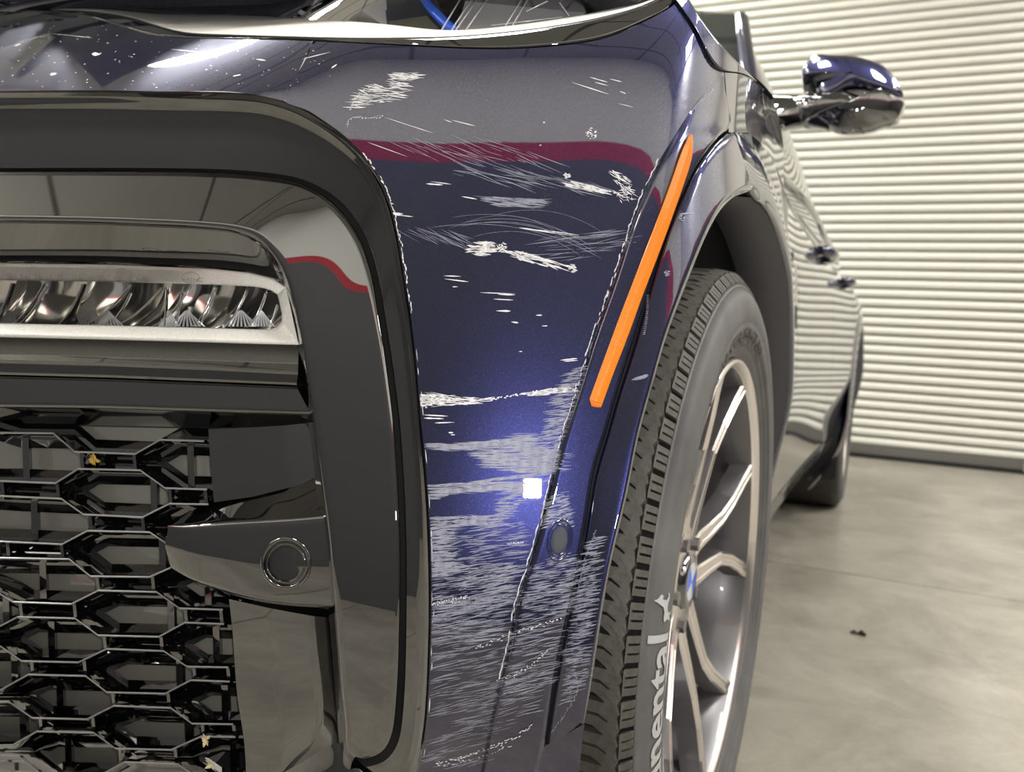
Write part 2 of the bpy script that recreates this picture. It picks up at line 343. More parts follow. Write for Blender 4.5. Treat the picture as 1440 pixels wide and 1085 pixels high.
# ---- fender above the arch, hood edge, door side: section surface in y and z
def side(Y, Z, e=0.):
    px = np.interp(Y, PLAN[300:, 1], PLAN[300:, 0]); return px-inset(Z, Y)+e
def sidegrid(ys, zs, e=0., mb=None, shape=None):
    Y, Z = np.meshgrid(ys, zs, indexing='ij'); X = side(Y.ravel(), Z.ravel()).reshape(Y.shape)+e
    if shape is not None: X = X+shape(Y, Z)
    mb = mb or MB(); mb.grid(np.stack([X, Y, Z], -1)); return mb
ta = np.linspace(math.radians(127), math.radians(3), 76)
T4 = MB(); T4.grid(archrows([(0, .535, -.008), (0, .533, .001), (0, .52, .0045), (0, .50, .0065), (0, .478, .007), (0, .471, .005), (0, .4685, .001), (0, .469, -.003)], ta)); part(T4, 'wheel_arch_trim', PAINT)
T5 = MB(); T5.grid(archrows([(0, .52, -.004), (0, .50, .006), (0, .462, .007), (0, .450, .002), (0, .452, -.04)], np.linspace(math.radians(212), math.radians(-32), 90), 3.105)); part(T5, 'wheel_arch_trim', PAINT)
FT = [(1018, 101), (1040, 103), (1060, 112), (1074, 124), (1085, 137)]
FD = MB()
coons([(1019, 102), (1040, 104), (1060, 112), (1074, 124), (1086, 138)], [(1025, 186), (1052, 186), (1069, 200), (1090, 230), (1102, 262)], [(1019, 102), (1022, 140), (1025, 186)], [(1086, 138), (1096, 170), (1102, 262)], 30, 30, 0., FD)
part(FD, 'front_fender', PAINT)

# ---- recess behind the bumper edge, black air-curtain bezel
L2 = [(-150, 235), (-60, 236), (60, 236), (200, 236), (280, 237), (340, 239.5), (385, 244), (422, 251), (457, 267), (480, 284), (500, 308), (517, 338), (527, 368), (534, 398), (541, 440), (549, 490), (556, 540), (562, 590), (566, 640), (569, 690), (571, 740), (572, 800), (571.5, 880), (570, 950), (566, 1010), (557, 1050), (540, 1070), (515, 1078)]
E1F = [(-150, 128), (-60, 128), (60, 127), (150, 127), (250, 128.5)]+E1
RC = MB()
eo = [-.031]*9+[-.030, -.029, -.027, -.024, -.021, -.018, -.016, -.015]+[-.014]*11
E1r = resample([(x, y) for x, y in E1F], 60, True); L2r = resample([(x, y) for x, y in L2], 60, True); mid = [tuple(p) for p in E1r*.72+L2r*.28]; eom = np.interp(np.linspace(0, 1, 60), np.linspace(0, 1, len(eo)), eo)
patch([(E1F, 0.), (shift(E1F, -.6, .7), -.0025), ([tuple(p) for p in E1r*.90+L2r*.10], list(eom*.36)), ([tuple(p) for p in E1r*.75+L2r*.25], list(eom*.58)), ([tuple(p) for p in E1r*.5+L2r*.5], list(eom*.80)), (L2, eo)], 170, [2, 4, 4, 4, 4], RC)
patch([(L2, eo), (L2, [v-.012 for v in eo])], 170, 2, RC)
part(RC, 'intake_surround', BLACK, bumper)
L2b = [(-150, 241), (-60, 241), (60, 241), (200, 241), (280, 242), (338, 244.5), (380, 249), (416, 256), (450, 272), (472, 289), (491, 312), (508, 341), (518, 370), (525, 399), (532, 441), (540, 491), (547, 541), (553, 591), (557, 641), (560, 691), (562, 741), (563, 800), (562, 880), (560, 948), (556, 1003), (549, 1038), (535, 1057), (512, 1065)]
L3 = [(-150, 307), (-60, 308), (40, 309), (140, 311), (220, 314), (290, 318), (325, 322), (350, 329), (368, 340), (382, 354), (393, 370), (403, 390), (410, 412), (417, 440), (424, 478), (431, 520), (438, 565), (444, 610), (450, 655), (456, 700), (462, 745), (467, 800), (473, 870), (478, 930), (482, 980), (486, 1030), (490, 1058), (498, 1066)]
e2 = [v-.004 for v in eo]; e2b = [v+.000 for v in eo]
e3 = [-.0065]*6+[-.007, -.0085, -.011, -.012, -.013, -.014, -.015]+[-.016]*15
BZ = MB(); patch([(L2b, [v-.010 for v in eo]), (L2b, e2b), (shift(L2b, -1, 1.5), [v+.0015 for v in eo]), (shift(L3, 2, -2.5), e3), (L3, [v-.001 for v in e3]), (shift(L3, -1.5, 2.5), [v-.004 for v in e3]), (shift(L3, -3, 5), [v-.009 for v in e3])], 170, [1, 2, 14, 3, 2, 2], BZ)
bez = part(BZ, 'air_curtain_bezel', PIANO)
# dark gap behind
G = MB(); patch([(shift(E1F[:5]+E1[1:], -2, 6), -.036), (shift(L3, -3, 5), -.05)], 120, 6, G); part(G, 'panel_gap', GAP, bez)
# inner wall of the recess, from the rolled edge back to the lamp and grille
L3i = shift(L3, -3, 5)
L4 = [(-150, 368), (-60, 369), (40, 369.5), (140, 371), (220, 374), (290, 377), (325, 380), (350, 384), (370, 389), (385, 393), (393, 396), (398, 399), (403, 412), (409, 440), (416, 480), (424, 525), (430, 570), (436, 612), (441, 657), (446, 702), (452, 747), (457, 802), (463, 872), (468, 932), (472, 982), (476, 1032), (480, 1075), (484, 1115)]
IW = MB(); patch([(L3i, [v-.009 for v in e3]), (L4, -.042), (L4, -.075)], 150, [8, 2], IW); part(IW, 'recess_wall', BLACK, bez)

# ---- fog lamp: silver bezel, reflector bowls and fins, clear lens with its moulded markings
FB_o = [(-150, 368), (0, 370), (150, 372), (300, 378), (350, 384), (375, 389), (391, 395), (401, 406), (419, 484)]
def quadpatch(A, B, e, nv=40, nu=6, mb=None, sm=False): return patch([(A, e if not isinstance(e, tuple) else e[0]), (B, e if not isinstance(e, tuple) else e[1])], nv, nu, mb, sm)
fog = MB()
OT = [(-150, 393), (0, 394), (150, 396), (300, 400), (360, 403), (380, 407), (390, 414)]     # opening, upper edge
OB = [(-150, 452), (0, 454), (150, 457), (300, 461), (370, 463), (388, 462), (396, 452)]     # opening, lower edge
TT = [(-150, 368), (0, 370), (150, 372), (300, 378), (350, 383), (384, 391), (401, 402)]
BB = [(-150, 471), (0, 473.5), (150, 477), (300, 481), (360, 483), (400, 484), (420, 484.5)]
patch([(TT, -.034), (shift(TT, 0, 2), -.029), (OT, -.027), (OT, -.046)], 60, [2, 6, 2], fog, False)
patch([(OB, -.048), (OB, -.0335), (shift(BB, 0, -3), -.0255), (BB, -.0265), (shift(BB, 0, 1), -.05)], 60, [2, 6, 2, 2], fog, False)
RS = [(390, 414), (393, 425), (396, 440), (396, 452)]; RSo = [(401, 402), (408, 430), (414, 458), (420, 484.5)]
patch([(RS, -.048), (RS, -.0328), (RSo, [-.029, -.028, -.027, -.0265])], 12, [2, 6], fog, False)
fogl = part(fog, 'fog_lamp', SILVER, solid=0)
# back plate and scalloped bowls
cells = [(-112, 8), (8, 108), (108, 228), (228, 318), (318, 400)]
for k, (a, b_) in enumerate(cells):
    n, m = 26, 18; u = np.linspace(0, 1, n); v = np.linspace(0, 1, m); U, Vv = np.meshgrid(u, v)
    X = a+(b_-a)*U+24*(1-Vv)-8; Y = 392+73*Vv+2*U; e = -.049-.026*(np.sin(np.pi*np.clip(U*.9+.08, 0, 1))**.8)*(1-.72*Vv**2.5)
    X = np.clip(X, -150, 399)
    P = cast(X, Y, e.ravel()).reshape(m, n, 3); mb = MB(); mb.grid(P); part(mb, 'reflector_bowl', CHROME, fogl)
for (xt, xb, yt) in [(-60, -100, 396), (15, -18, 398), (62, 6, 396), (64, 16, 402), (115, 74, 399), (182, 108, 400), (226, 152, 404), (182, 145, 412), (266, 212, 402), (302, 274, 404), (232, 230, 404), (345, 312, 408), (254, 243, 412), (300, 268, 404), (372, 347, 412), (388, 375, 428)]:
    v = np.linspace(0, 1, 14); mid = xb+(xt-xb)*(1-v)**.62
    row = []
    for dx, e in ((0, -.042), (1.6, -.042), (5, -.058)): row.append(cast(np.clip(mid+dx, -150, 396), yt+(459-yt)*v, e))
    mb = MB(); mb.grid(np.array(row)); part(mb, 'reflector_fin', CHROME, fogl)
# small lens ribs on the lower half of the bowls
rb = MB()
for (cx, w_) in [(128, 24), (150, 22), (262, 24), (338, 24), (366, 18), (236, 14), (12, 16)]:
    for k in range(9):
        t = (k-4)/4; x0 = cx+w_*t; 
        P = cast([cx+.25*w_*t, x0], [436+5*t*t, 459], [-.050, -.044]); Q = cast([cx+.25*w_*t+1.5, x0+3.2], [436+5*t*t, 459], [-.050, -.044]); rb.add([P[0], P[1], Q[1], Q[0]], [(0, 1, 2, 3)])
o = part(rb, 'reflector_ribs', WHITEP, fogl); o['kind'] = 'stuff'
LN = MB(); patch([([(x, y+1.2) for x, y in TT], -.0275), (shift(OT, 0, 2), -.0255), (shift(OB, 0, -1), -.0325)], 60, [4, 10], LN, False)
ln = part(LN, 'lamp_lens', GLASS, fogl)

def text_geo(s, size=1., bold=0.):
    c = bpy.data.curves.new('t', 'FONT'); c.body = s; c.size = size; c.offset = bold; c.fill_mode = 'FRONT'; c.resolution_u = 3
    o = bpy.data.objects.new('t', c); COL.objects.link(o); dg = bpy.context.evaluated_depsgraph_get(); dg.update()
    me = bpy.data.meshes.new_from_object(o.evaluated_get(dg)); V = np.array([v.co[:] for v in me.vertices]); F = [tuple(p.vertices) for p in me.polygons]
    bpy.data.objects.remove(o); bpy.data.meshes.remove(me); return V, F
TXT = mat('moulded_lettering', (.20, .19, .165), .5)
tm = MB()
def put_text(s, x, y, h, wid, slope=.018):
    V, F = text_geo(s); wd = V[:, 0].max()-V[:, 0].min(); u = (V[:, 0]-V[:, 0].min())/wd; v = V[:, 1]/.69
    tm.add(cast(x+wid*u, y-h*v+slope*wid*u, -.0245), F)
put_text('F3 18', 8, 391.5, 7, 30); put_text('TN\u00b7138', 47, 392, 7, 38); put_text('04 F3 PL', 101, 393, 7, 47); put_text('E1', 162, 393, 7, 16); put_text('4781', 188, 393, 7, 20)
put_text('H0', 258, 396, 6, 12); put_text('HC', 272, 396, 6, 13)
for (cx, cy, rx, ry) in ((170, 387.5, 12.5, 10.5), (268, 390, 13, 8)):
    q = np.linspace(0, 2*np.pi, 33); A = cast(cx+rx*np.cos(q), cy+ry*np.sin(q), -.0245); B = cast(cx+(rx-1)*np.cos(q), cy+(ry-1)*np.sin(q), -.0245); tm.grid(np.array([A, B]))
o = part(tm, 'moulded_lettering', TXT, fogl); o['kind'] = 'stuff'

# ---- two black bars below the lamp
TB1 = [(-150, 471), (0, 474.5), (150, 478), (300, 482), (420, 486)]
b1 = [(-150, 500), (0, 504), (150, 508), (300, 514), (419, 520)]
b2 = [(-150, 523), (0, 526), (150, 530), (300, 536), (417, 541)]
b3 = [(-150, 568), (0, 573), (150, 575), (300, 580), (436, 584)]
b4 = [(-150, 590), (0, 596), (150, 598), (300, 601), (440, 604)]
M1 = MB(); patch([(TB1, -.040), (b1, -.026), (shift(b1, 0, 2), -.0252), (shift(b1, 0, 4), -.0265), (b2, -.029), (shift(b2, 0, 2), -.04)], 50, [6, 2, 2, 5, 2], M1, False); part(M1, 'lamp_trim_bar', PIANO)
M2 = MB(); patch([(shift(b2, 0, 1), -.040), (shift(b2, 0, 3), -.034), (shift(b3, 0, -4), -.0335), (shift(b3, 0, -1), -.035), (b3, -.039), (b4, -.085)], 50, [2, 8, 2, 2, 4], M2, False); part(M2, 'lamp_trim_bar', PIANO)
# end caps of the two bars
M3 = MB(); patch([([(419, 484), (419, 520), (417, 541)], [-.046, -.030, -.032]), ([(432, 484), (434, 520), (436, 541)], -.05)], 10, 4, M3, False); patch([([(417, 541), (424, 560), (436, 584)], [-.034, -.034, -.036]), ([(437, 541), (440, 560), (446, 590)], -.055)], 10, 4, M3, False); part(M3, 'bar_end_cap', BLACK)

# ---- honeycomb grille of folded bars with short struts and a rear lattice
Z_ = [
 [(-150, 605), (-96, 608), (-60, 589), (0, 608), (75, 609), (105, 635), (190, 638), (225, 618), (294, 620)],
 [(-150, 660), (-110, 680), (-30, 676), (0, 676), (78, 679), (110, 659), (197, 661), (232, 686), (298, 688)],
 [(-150, 718), (-110, 693), (-30, 695), (0, 697), (86, 701), (117, 723), (200, 727), (238, 708), (300, 709)],
 [(-150, 734), (-116, 758), (0, 761), (87, 765), (123, 746), (210, 748), (245, 771), (300, 773)],
 [(-150, 805), (-106, 807), (-76, 783), (0, 784), (97, 786), (127, 810), (210, 811), (242, 797), (300, 797)],
 [(-150, 828), (-98, 829), (-60, 812), (0, 835), (18, 846), (100, 849), (138, 830), (220, 832), (252, 855), (320, 857)],
 [(-150, 892), (-80, 892), (-40, 890), (0, 880), (25, 867), (105, 869), (138, 893), (223, 895), (260, 875), (322, 877)],
 [(-150, 906), (-40, 908), (0, 908), (30, 929), (110, 931), (150, 912), (230, 915), (263, 937), (328, 938)],
 [(-150, 970), (-40, 971), (0, 970), (40, 948), (120, 950), (150, 973), (232, 975), (268, 956), (330, 958)],
 [(-150, 984), (-40, 985), (12, 986), (45, 1009), (122, 1011), (160, 992), (240, 995), (270, 1017), (335, 1018)],
 [(-150, 1047), (-40, 1048), (18, 1047), (52, 1028), (132, 1030), (162, 1052), (240, 1054), (283, 1035), (338, 1036)],
 [(-150, 1060), (0, 1062), (27, 1063), (58, 1088), (140, 1090), (175, 1071), (250, 1074), (282, 1096), (342, 1098)],
]
gr = thing('intake_grille', '', ''); 
for kk in list(gr.keys()): del gr[kk]
gr.parent = car
EDGE = mat('bar_edge_highlight', (.46, .46, .47), .28, .3, .5)  # pale colour paints the edge highlight onto the black bars
def bar(pts, e0, e1, th, dx, dy, parent, name='grille_bar', m=PIANO):
    pts = [p for p in pts if p[0] > -160]
    A = [(pts, e0-.0008, -th*.5), (pts, e0, 0), (pts, e0-.0008, th*.5), (shift(pts, dx, dy), e1, th*1.3), (shift(pts, dx, dy), e1, -th*1.3), (pts, e0-.0008, -th*.5)]
    rows = [cast([p[0] for p in c], [p[1]+o_ for p in c], e) for c, e, o_ in A]
    mb = MB(); n = len(pts)
    for i in range(len(rows)-1):
        mb.add(list(rows[i])+list(rows[i+1]), [(j, j+1, n+j+1, n+j) for j in range(n-1)])
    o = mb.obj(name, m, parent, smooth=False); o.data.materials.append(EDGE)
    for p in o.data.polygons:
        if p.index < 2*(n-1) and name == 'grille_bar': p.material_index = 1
    return o
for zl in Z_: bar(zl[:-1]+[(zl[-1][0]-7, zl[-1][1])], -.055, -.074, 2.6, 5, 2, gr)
# rear lattice, thicker and offset
for zl in Z_: bar(shift(zl, 30, 2), -.078, -.084, 15, 0, 0, gr, 'grille_rear_bar', BLACK)
st = None
def strut(x0, y0, x1, y1, wd, e0, e1, name='grille_strut', m=BLACK):
    A = cast([x0, x0+wd, x1+wd, x1, ], [y0, y0, y1, y1], e0); B = cast([x0+4, x0+wd+4, x1+wd+4, x1+4], [y0, y0, y1, y1], e1)
    mb = MB(); mb.add(list(A)+list(B), [(0, 1, 2, 3), (7, 6, 5, 4), (0, 4, 5, 1), (1, 5, 6, 2), (2, 6, 7, 3), (3, 7, 4, 0)]); mb.obj(name, m, gr, smooth=False)
def yat(zl, x): return np.interp(x, [p[0] for p in zl], [p[1] for p in zl])
for a, b_, xs in [(1, 2, (0, 78)), (0, 1, (112, 186)), (2, 3, (124, 198)), (3, 4, (8, 84)), (4, 5, (134, 212)), (4, 5, (-90,)), (5, 6, (26, 102)), (5, 6, (258, 308)), (6, 7, (144, 224)), (7, 8, (42, 116)), (7, 8, (270, 318)), (8, 9, (156, 234)), (9, 10, (54, 128)), (9, 10, (282, 326)), (10, 11, (166, 244)), (3, 4, (246,)), (1, 2, (236, 286))]:
    for x in xs: strut(x, yat(Z_[a], x)+1, x+2, yat(Z_[b_], x+2)-1, 4.5, -.059, -.078)
for k in range(0, len(Z_)-1):
    for x in np.arange(-130+(58 if k % 2 else 0)+k*6, 300, 116):
        strut(x+45, yat(Z_[k], x+10)+3, x+47, yat(Z_[k+1], x+12)+3, 9, -.078, -.084, 'grille_rear_strut')
BP = MB(); patch([([(-150, 590), (150, 600), (345, 604)], -.092), ([(-150, 1120), (150, 1120), (350, 1120)], -.092)], 20, 20, BP, False); part(BP, 'grille_shutter', mat('grey_grille_shutter', (.30, .29, .25), .35, 0, .8, 2.0), gr)

# ---- panels right of the grille, sensor bracket
P1 = MB(); patch([([(293, 603), (296, 650), (301, 706)], [-.058]*3), ([(350, 601), (352, 640), (356, 698)], -.056), ([(400, 598), (404, 630), (408, 685)], -.054), ([(436, 594), (444, 620), (452, 672)], [-.058]*3), ([(440, 594), (448, 620), (456, 672)], -.075)], 14, [6, 6, 6, 2], P1, True)
patch([([(293, 603), (296, 650), (301, 706)], -.058), ([(293, 603), (296, 650), (301, 706)], -.095)], 14, 3, P1, False); part(P1, 'intake_side_panel', BLACK)
SBt = [(236, 737), (262, 722), (300, 704), (350, 690), (400, 678), (456, 664)]
SBf = [(236, 741), (262, 739.5), (300, 736.5), (350, 733), (400, 730), (458, 725)]
SBb = [(240, 800), (262, 812), (300, 826), (350, 840), (400, 848), (468, 852)]
SBu = [(244, 800), (270, 816), (306, 834), (352, 850), (402, 860), (470, 868)]
S1 = MB(); patch([(SBt, [-.085, -.078, -.07, -.066, -.062, -.058]), (shift(SBf, 0, -3), [-.046, -.041, -.037, -.035, -.033, -.03]), (SBf, [-.045, -.039, -.035, -.033, -.031, -.028]), (shift(SBf, 0, 4), [-.044, -.038, -.034, -.032, -.030, -.027]), ([(232, 768), (262, 776), (300, 782), (350, 787), (400, 790), (464, 790)], [-.044, -.037, -.033, -.031, -.029, -.026]), (shift(SBb, 0, -3), [-.046, -.040, -.036, -.033, -.031, -.028]), (SBb, [-.048, -.042, -.038, -.035, -.033, -.030]), (SBu, -.075)], 50, [8, 2, 2, 8, 8, 2, 4], S1, True)
brk = part(S1, 'sensor_bracket', BLACK)
def sensor(cx, cy, rx, ry, rot, e, parent, mface, mring):
    q = np.linspace(0, 2*np.pi, 41); c, s = math.cos(rot), math.sin(rot)
    def ring(k): a, b_ = k*rx*np.cos(q), k*ry*np.sin(q); return cx+c*a-s*b_, cy+s*a+c*b_
    mb = MB(); mb.grid(np.array([cast(*ring(k), e+d) for k, d in ((1.02, -.003), (1., .0012), (.93, .0018), (.86, .0010), (.84, -.004))])); r1 = part(mb, 'sensor_ring', mring, parent)
    mb = MB(); mb.grid(np.array([cast(*ring(k), e+d) for k, d in ((.80, -.003), (.78, .0006), (.73, .001), (.70, .0004), (.69, -.003))])); part(mb, 'sensor_seal', mring, parent)
    mb = MB(); mb.grid(np.array([cast(*ring(k), e+d) for k, d in ((.66, -.003), (.65, -.0004), (.6, 0), (.3, .0002), (.001, .0002))])); part(mb, 'parking_sensor', mface, parent)
sensor(402, 792, 36, 37, 0, -.0285, brk, DARK, BLACK)
P2 = MB(); patch([([(322, 842), (328, 900), (334, 980), (343, 1040), (346, 1120)], -.055), ([(380, 855), (386, 920), (392, 990), (398, 1050), (400, 1120)], -.052), ([(440, 866), (447, 930), (452, 990), (440, 1050), (420, 1100)], [-.050, -.050, -.051, -.054, -.06]), ([(462, 868), (468, 930), (473, 1000), (470, 1050), (450, 1110)], -.062), ([(470, 868), (476, 930), (482, 1000), (486, 1060), (486, 1120)], -.075)], 24, [6, 6, 4, 3], P2, True)
patch([([(322, 842), (328, 900), (334, 980), (343, 1040), (346, 1120)], -.055), ([(322, 842), (328, 900), (334, 980), (343, 1040), (346, 1120)], -.10)], 14, 3, P2, False); part(P2, 'intake_side_panel', BLACK)
# lower lip
P3 = MB(); patch([([(346, 1120), (400, 1085), (440, 1062), (480, 1045), (500, 1070)], [-.07, -.05, -.045, -.042, -.04]), ([(346, 1160), (400, 1140), (440, 1130), (480, 1120), (560, 1110)], [-.06, -.03, -.02, -.018, -.016])], 20, 8, P3, True); part(P3, 'bumper_lower_lip', BLACK)
# side marker and side sensor
OL = [(971, 188), (960, 210), (951, 235), (938, 272), (920, 320), (902, 366), (885, 410), (870, 449), (856, 487), (842, 525), (829, 561)]
OR = [(974, 190), (974, 214), (966, 246), (953, 284), (936, 331), (919, 376), (902, 420), (888, 459), (874, 496), (860, 532), (847, 568)]
OC = [((a+c)/2, (b_+d)/2) for (a, b_), (c, d) in zip(OL, OR)]
R1 = MB(); patch([(OL, .004), (OL, .008), (OC, .0092), (OR, .008), (OR, .004)], 60, [2, 5, 5, 2], R1)
patch([([(829, 561), (838, 565), (847, 568)], [.008, .0092, .008]), ([(832, 571), (838, 572.5), (845, 572.5)], .0075), ([(832, 571), (838, 572.5), (845, 572.5)], .004)], 8, [3, 2], R1, False)
part(R1, 'side_marker', AMBER, bumper, label='slim amber side marker strip along the flare')
sensor(787, 759, 18, 31, .18, .0060, bumper, mat('navy_sensor_face', (.045, .05, .06), .7), CHROME if False else PAINT)

# ---- headlight
HB = [(-150, -6), (0, 3), (100, 6), (170, 8), (215, 13), (330, 20), (420, 25), (480, 29), (560, 36), (620, 42), (700, 38), (800, 24), (870, 10), (905, 0), (925, -8)]
HL = [(-150, 8), (0, 13), (110, 14.5), (150, 18), (190, 26), (225, 37), (258, 45), (300, 48), (400, 51), (480, 53), (560, 53), (640, 51), (720, 44), (800, 33), (870, 18), (912, 4), (935, -8)]
T1A = T1[:-1]+[(440, 57.5)]+T1R[1:-1]+[(962, -8)]
hl = MB(); patch([(HB, -.060), (HB, -.036), (shift(HL, 0, -3), -.010), (HL, -.007), (shift(HL, 0, .6), -.010)], 120, [2, 8, 2, 2], hl)
head = part(hl, 'headlight', SILVER)
gk = MB(); patch([(shift(HL, 0, .4), -.010), (shift(HL, 0, 2), -.0045), (shift(T1A, 0, -2), -.003), (shift(T1A, 0, .5), -.006)], 120, [2, 6, 2], gk); part(gk, 'lamp_gasket', PIANO, head)
up = [(-150, -70), (0, -66), (215, -60), (420, -52), (620, -44), (800, -52), (925, -60)]
bk = MB(); patch([(shift(HB, 0, 12), -.062), (HB, -.14), (up, -.20)], 60, [4, 8], bk); part(bk, 'lamp_housing', mat('lamp_housing_grey', (.30, .31, .33), .5), head)
lens = MB(); patch([(shift(HB, 0, 1), -.014), (up, -.005)], 60, 8, lens); part(lens, 'lamp_lens', GLASS2, head)
def lampbox(name, poly, e0, e1, m):
    A = cast([p[0] for p in poly], [p[1] for p in poly], e0); B = cast([p[0] for p in poly], [p[1] for p in poly], e1); n = len(poly); mb = MB()
    mb.add(list(A)+list(B), [tuple(range(n)), tuple(range(2*n-1, n-1, -1))]+[(i, (i+1) % n, n+(i+1) % n, n+i) for i in range(n)]); return part(mb, name, m, head, smooth=False)
SLATE = mat('slate_lamp_module', (.085, .09, .11), .25); OLIVE = mat('olive_lamp_base', (.10, .10, .075), .4); PALE = mat('pale_lamp_plate', (.62, .61, .60), .35)
lampbox('lamp_module', [(333, 26), (300, -40), (425, -40), (436, 30)], -.058, -.10, SLATE)
lampbox('lamp_plate', [(436, 30), (428, -40), (540, -40), (546, 40)], -.066, -.10, PALE)
lampbox('lamp_module', [(545, 40), (536, -40), (596, -40), (634, 44)], -.062, -.10, SLATE)
lampbox('lamp_base', [(548, 44), (546, 30), (600, 22), (622, 46)], -.052, -.060, OLIVE)
lampbox('lamp_plate', [(640, 46), (668, -40), (940, -40), (800, 30), (720, 42)], -.064, -.10, PALE)
lampbox('light_guide', [(225, 18), (196, -30), (300, -30), (262, 16)], -.050, -.07, WHITEP)
for k in range(7):
    t = k/7.; y = -20+k*6.5; x = 283+(y+20)*.52
    lampbox('lamp_rib', [(x, y), (x+20, y-3), (x+27, y+1), (x+7, y+4)], -.047, -.06, PALE)
tb = MB(); q = np.linspace(0, 1, 20); P = cast(585+55*q**1.6, -30+75*q, -.052); tb.tube(list(P), .0045, 8); part(tb, 'light_ring', BLUE, head)
for (x0, x1) in ((620, 655), (634, 672), (640, 680), (654, 694), (706, 742), (716, 750)):
    tb = MB(); P = cast([x0, x1], [44, -14], -.046); tb.tube(list(P), .0007, 6); part(tb, 'light_guide', WHITEP, head)
for (x0, y0, x1, y1) in ((740, 16, 815, -20), (800, 22, 770, -20), (880, 8, 872, -20), (690, 36, 790, 24)):
    tb = MB(); P = cast([x0, x1], [y0, y1], -.05); tb.tube(list(P), .0006, 6); part(tb, 'light_guide', WHITEP, head)

# ---- hood side strip and hood
HS = [(962, -12), (978, 14), (1000, 46), (1030, 80), (1055, 105), (1072, 122), (1086, 138)]
HSb = [(945, -6), (966, 22), (985, 54), (1018, 99), (1040, 102), (1060, 111), (1086, 138.5)]
hd = MB(); _, P = patch([(HSb, -.004), (HSb, .002), (HS, .001)], 40, [2, 8], hd)
top = P[-1]; rows = [top]
for d, z in ((.03, .018), (.10, .045), (.3, .08), (.7, .10), (1.2, .105)): rows.append(top+np.array([-d, .0, z]))
hd.grid(np.array(rows)); HOODF = np.array(rows)[:, 0]; part(hd, 'hood', PAINT, weld=1e-5)
U_ = cast([p[0] for p in up], [p[1] for p in up], -.004); U_ = U_[np.argsort(-U_[:, 0])]; HF = np.array([[x, np.interp(-x, -HOODF[:, 0], HOODF[:, 1])+.03, np.interp(-x, -HOODF[:, 0], HOODF[:, 2])+.006] for x in U_[:, 0]])
mb = MB(); mb.grid(np.array([U_, U_*.6+HF*.4+np.array([0, 0, .012]), HF])); part(mb, 'hood_nose', PAINT)
G = MB(); patch([(shift(HSb, -3, 2), -.012), (shift(HSb, 3, -1), -.012)], 40, 2, G); part(G, 'panel_gap', GAP, bumper)
G = MB(); v1 = [(1018, 100), (1022, 140), (1025, 188)]; patch([(shift(v1, -2, 0), -.010), (shift(v1, 3, 0), -.010)], 12, 2, G); part(G, 'panel_gap', GAP, bumper)

# ---- car side: fender, doors, quarter, sill (each its own panel)

def panel(name, y0, y1, z0, z1, m=PAINT, e=-.002, ny=24, nz=40, cut=()):
    ys = np.linspace(y0, y1, ny); zs = np.linspace(z0, z1, nz)
    mb = sidegrid(ys, zs, e, None, rocker)
    F = []
    V = np.array(mb.V)
    for f in mb.F:
        c = V[list(f)].mean(0)
        if any(np.hypot(c[1]-cy, c[2]-.395) < r for cy, r in cut): continue
        F.append(f)
    mb.F = F; return part(mb, name, m)
panel('front_fender', -.02, .606, .32, 1.045, ny=60, nz=80, cut=((0, .515),))
panel('front_door', .612, 1.745, .385, 1.05, ny=40, nz=60)
panel('rear_door', 1.751, 2.70, .385, 1.05, ny=36, nz=60, cut=((3.105, .47),))
panel('rear_quarter', 2.706, 4.1, .30, 1.05, ny=60, nz=70, cut=((3.105, .455),))
panel('side_sill', .47, 2.68, .32, .379, ny=30, nz=10)
G = MB(); Yg = np.linspace(.1, 4.05, 40)
ug = MB(); ug.box(-1.9, -.42, -.25, 4.0, .30, .95); ug.box(-1.9, -.12, .52, 2.6, .325, 1.0); part(ug, 'underbody', DARK, smooth=False)
for yh in (1.50, 2.42):
    x = float(side(np.array([yh]), np.array([.985]))[0]); hb = MB(); hb.tube([(x-.002, yh-.10, .985), (x+.022, yh-.09, .985), (x+.032, yh-.05, .986), (x+.033, yh+.05, .986), (x+.022, yh+.10, .985), (x-.002, yh+.11, .985)], [.012, .014, .015, .015, .014, .012], 10)
    part(hb, 'door_handle', PAINT)
vt = MB(); vy = np.array([.44, .50]); 
vt = sidegrid(np.linspace(.43, .50, 4), np.linspace(.775, .845, 6), .003); part(vt, 'fender_vent_trim', STEEL)
vt = sidegrid(np.linspace(.44, .52, 4), np.linspace(.735, .775, 4), .002); part(vt, 'fender_vent', DARK)
# ---- greenhouse
belt = [(-.10, .82, 1.07), (-.075, 1.2, 1.08), (-.075, 1.8, 1.085), (-.08, 2.5, 1.09), (-.12, 3.3, 1.11), (-.3, 4.0, 1.12)]
gtop = [(-.155, .95, 1.18), (-.27, 1.32, 1.545), (-.33, 1.8, 1.60), (-.37, 2.5, 1.61), (-.40, 3.3, 1.58), (-.5, 3.8, 1.5)]
rail = [(-.165, .93, 1.19), (-.295, 1.26, 1.60), (-.36, 1.75, 1.675), (-.40, 2.5, 1.69), (-.43, 3.3, 1.66), (-.55, 3.95, 1.52)]
roof = [(-1.0, .62, 1.19), (-1.0, 1.15, 1.63), (-1.0, 1.75, 1.74), (-1.0, 2.5, 1.76), (-1.0, 3.3, 1.72), (-1.0, 4.0, 1.55)]
B, T_, Rl, Rf = [spline(c, 40) for c in (belt, gtop, rail, roof)]
mb = MB(); mb.grid(np.array([B+np.array([-.0, 0, -.04])]+[B*(1-t)+T_*t+np.array([.02*math.sin(math.pi*t), 0, 0]) for t in np.linspace(0, 1, 10)])); part(mb, 'side_window', TINT)
mb = MB(); mb.grid(np.array([T_, (T_+Rl)/2+np.array([.012, 0, .004]), Rl])); part(mb, 'roof_rail', PAINT)
Rl2, Rf2 = spline(rail[1:], 40), spline(roof[1:], 40)
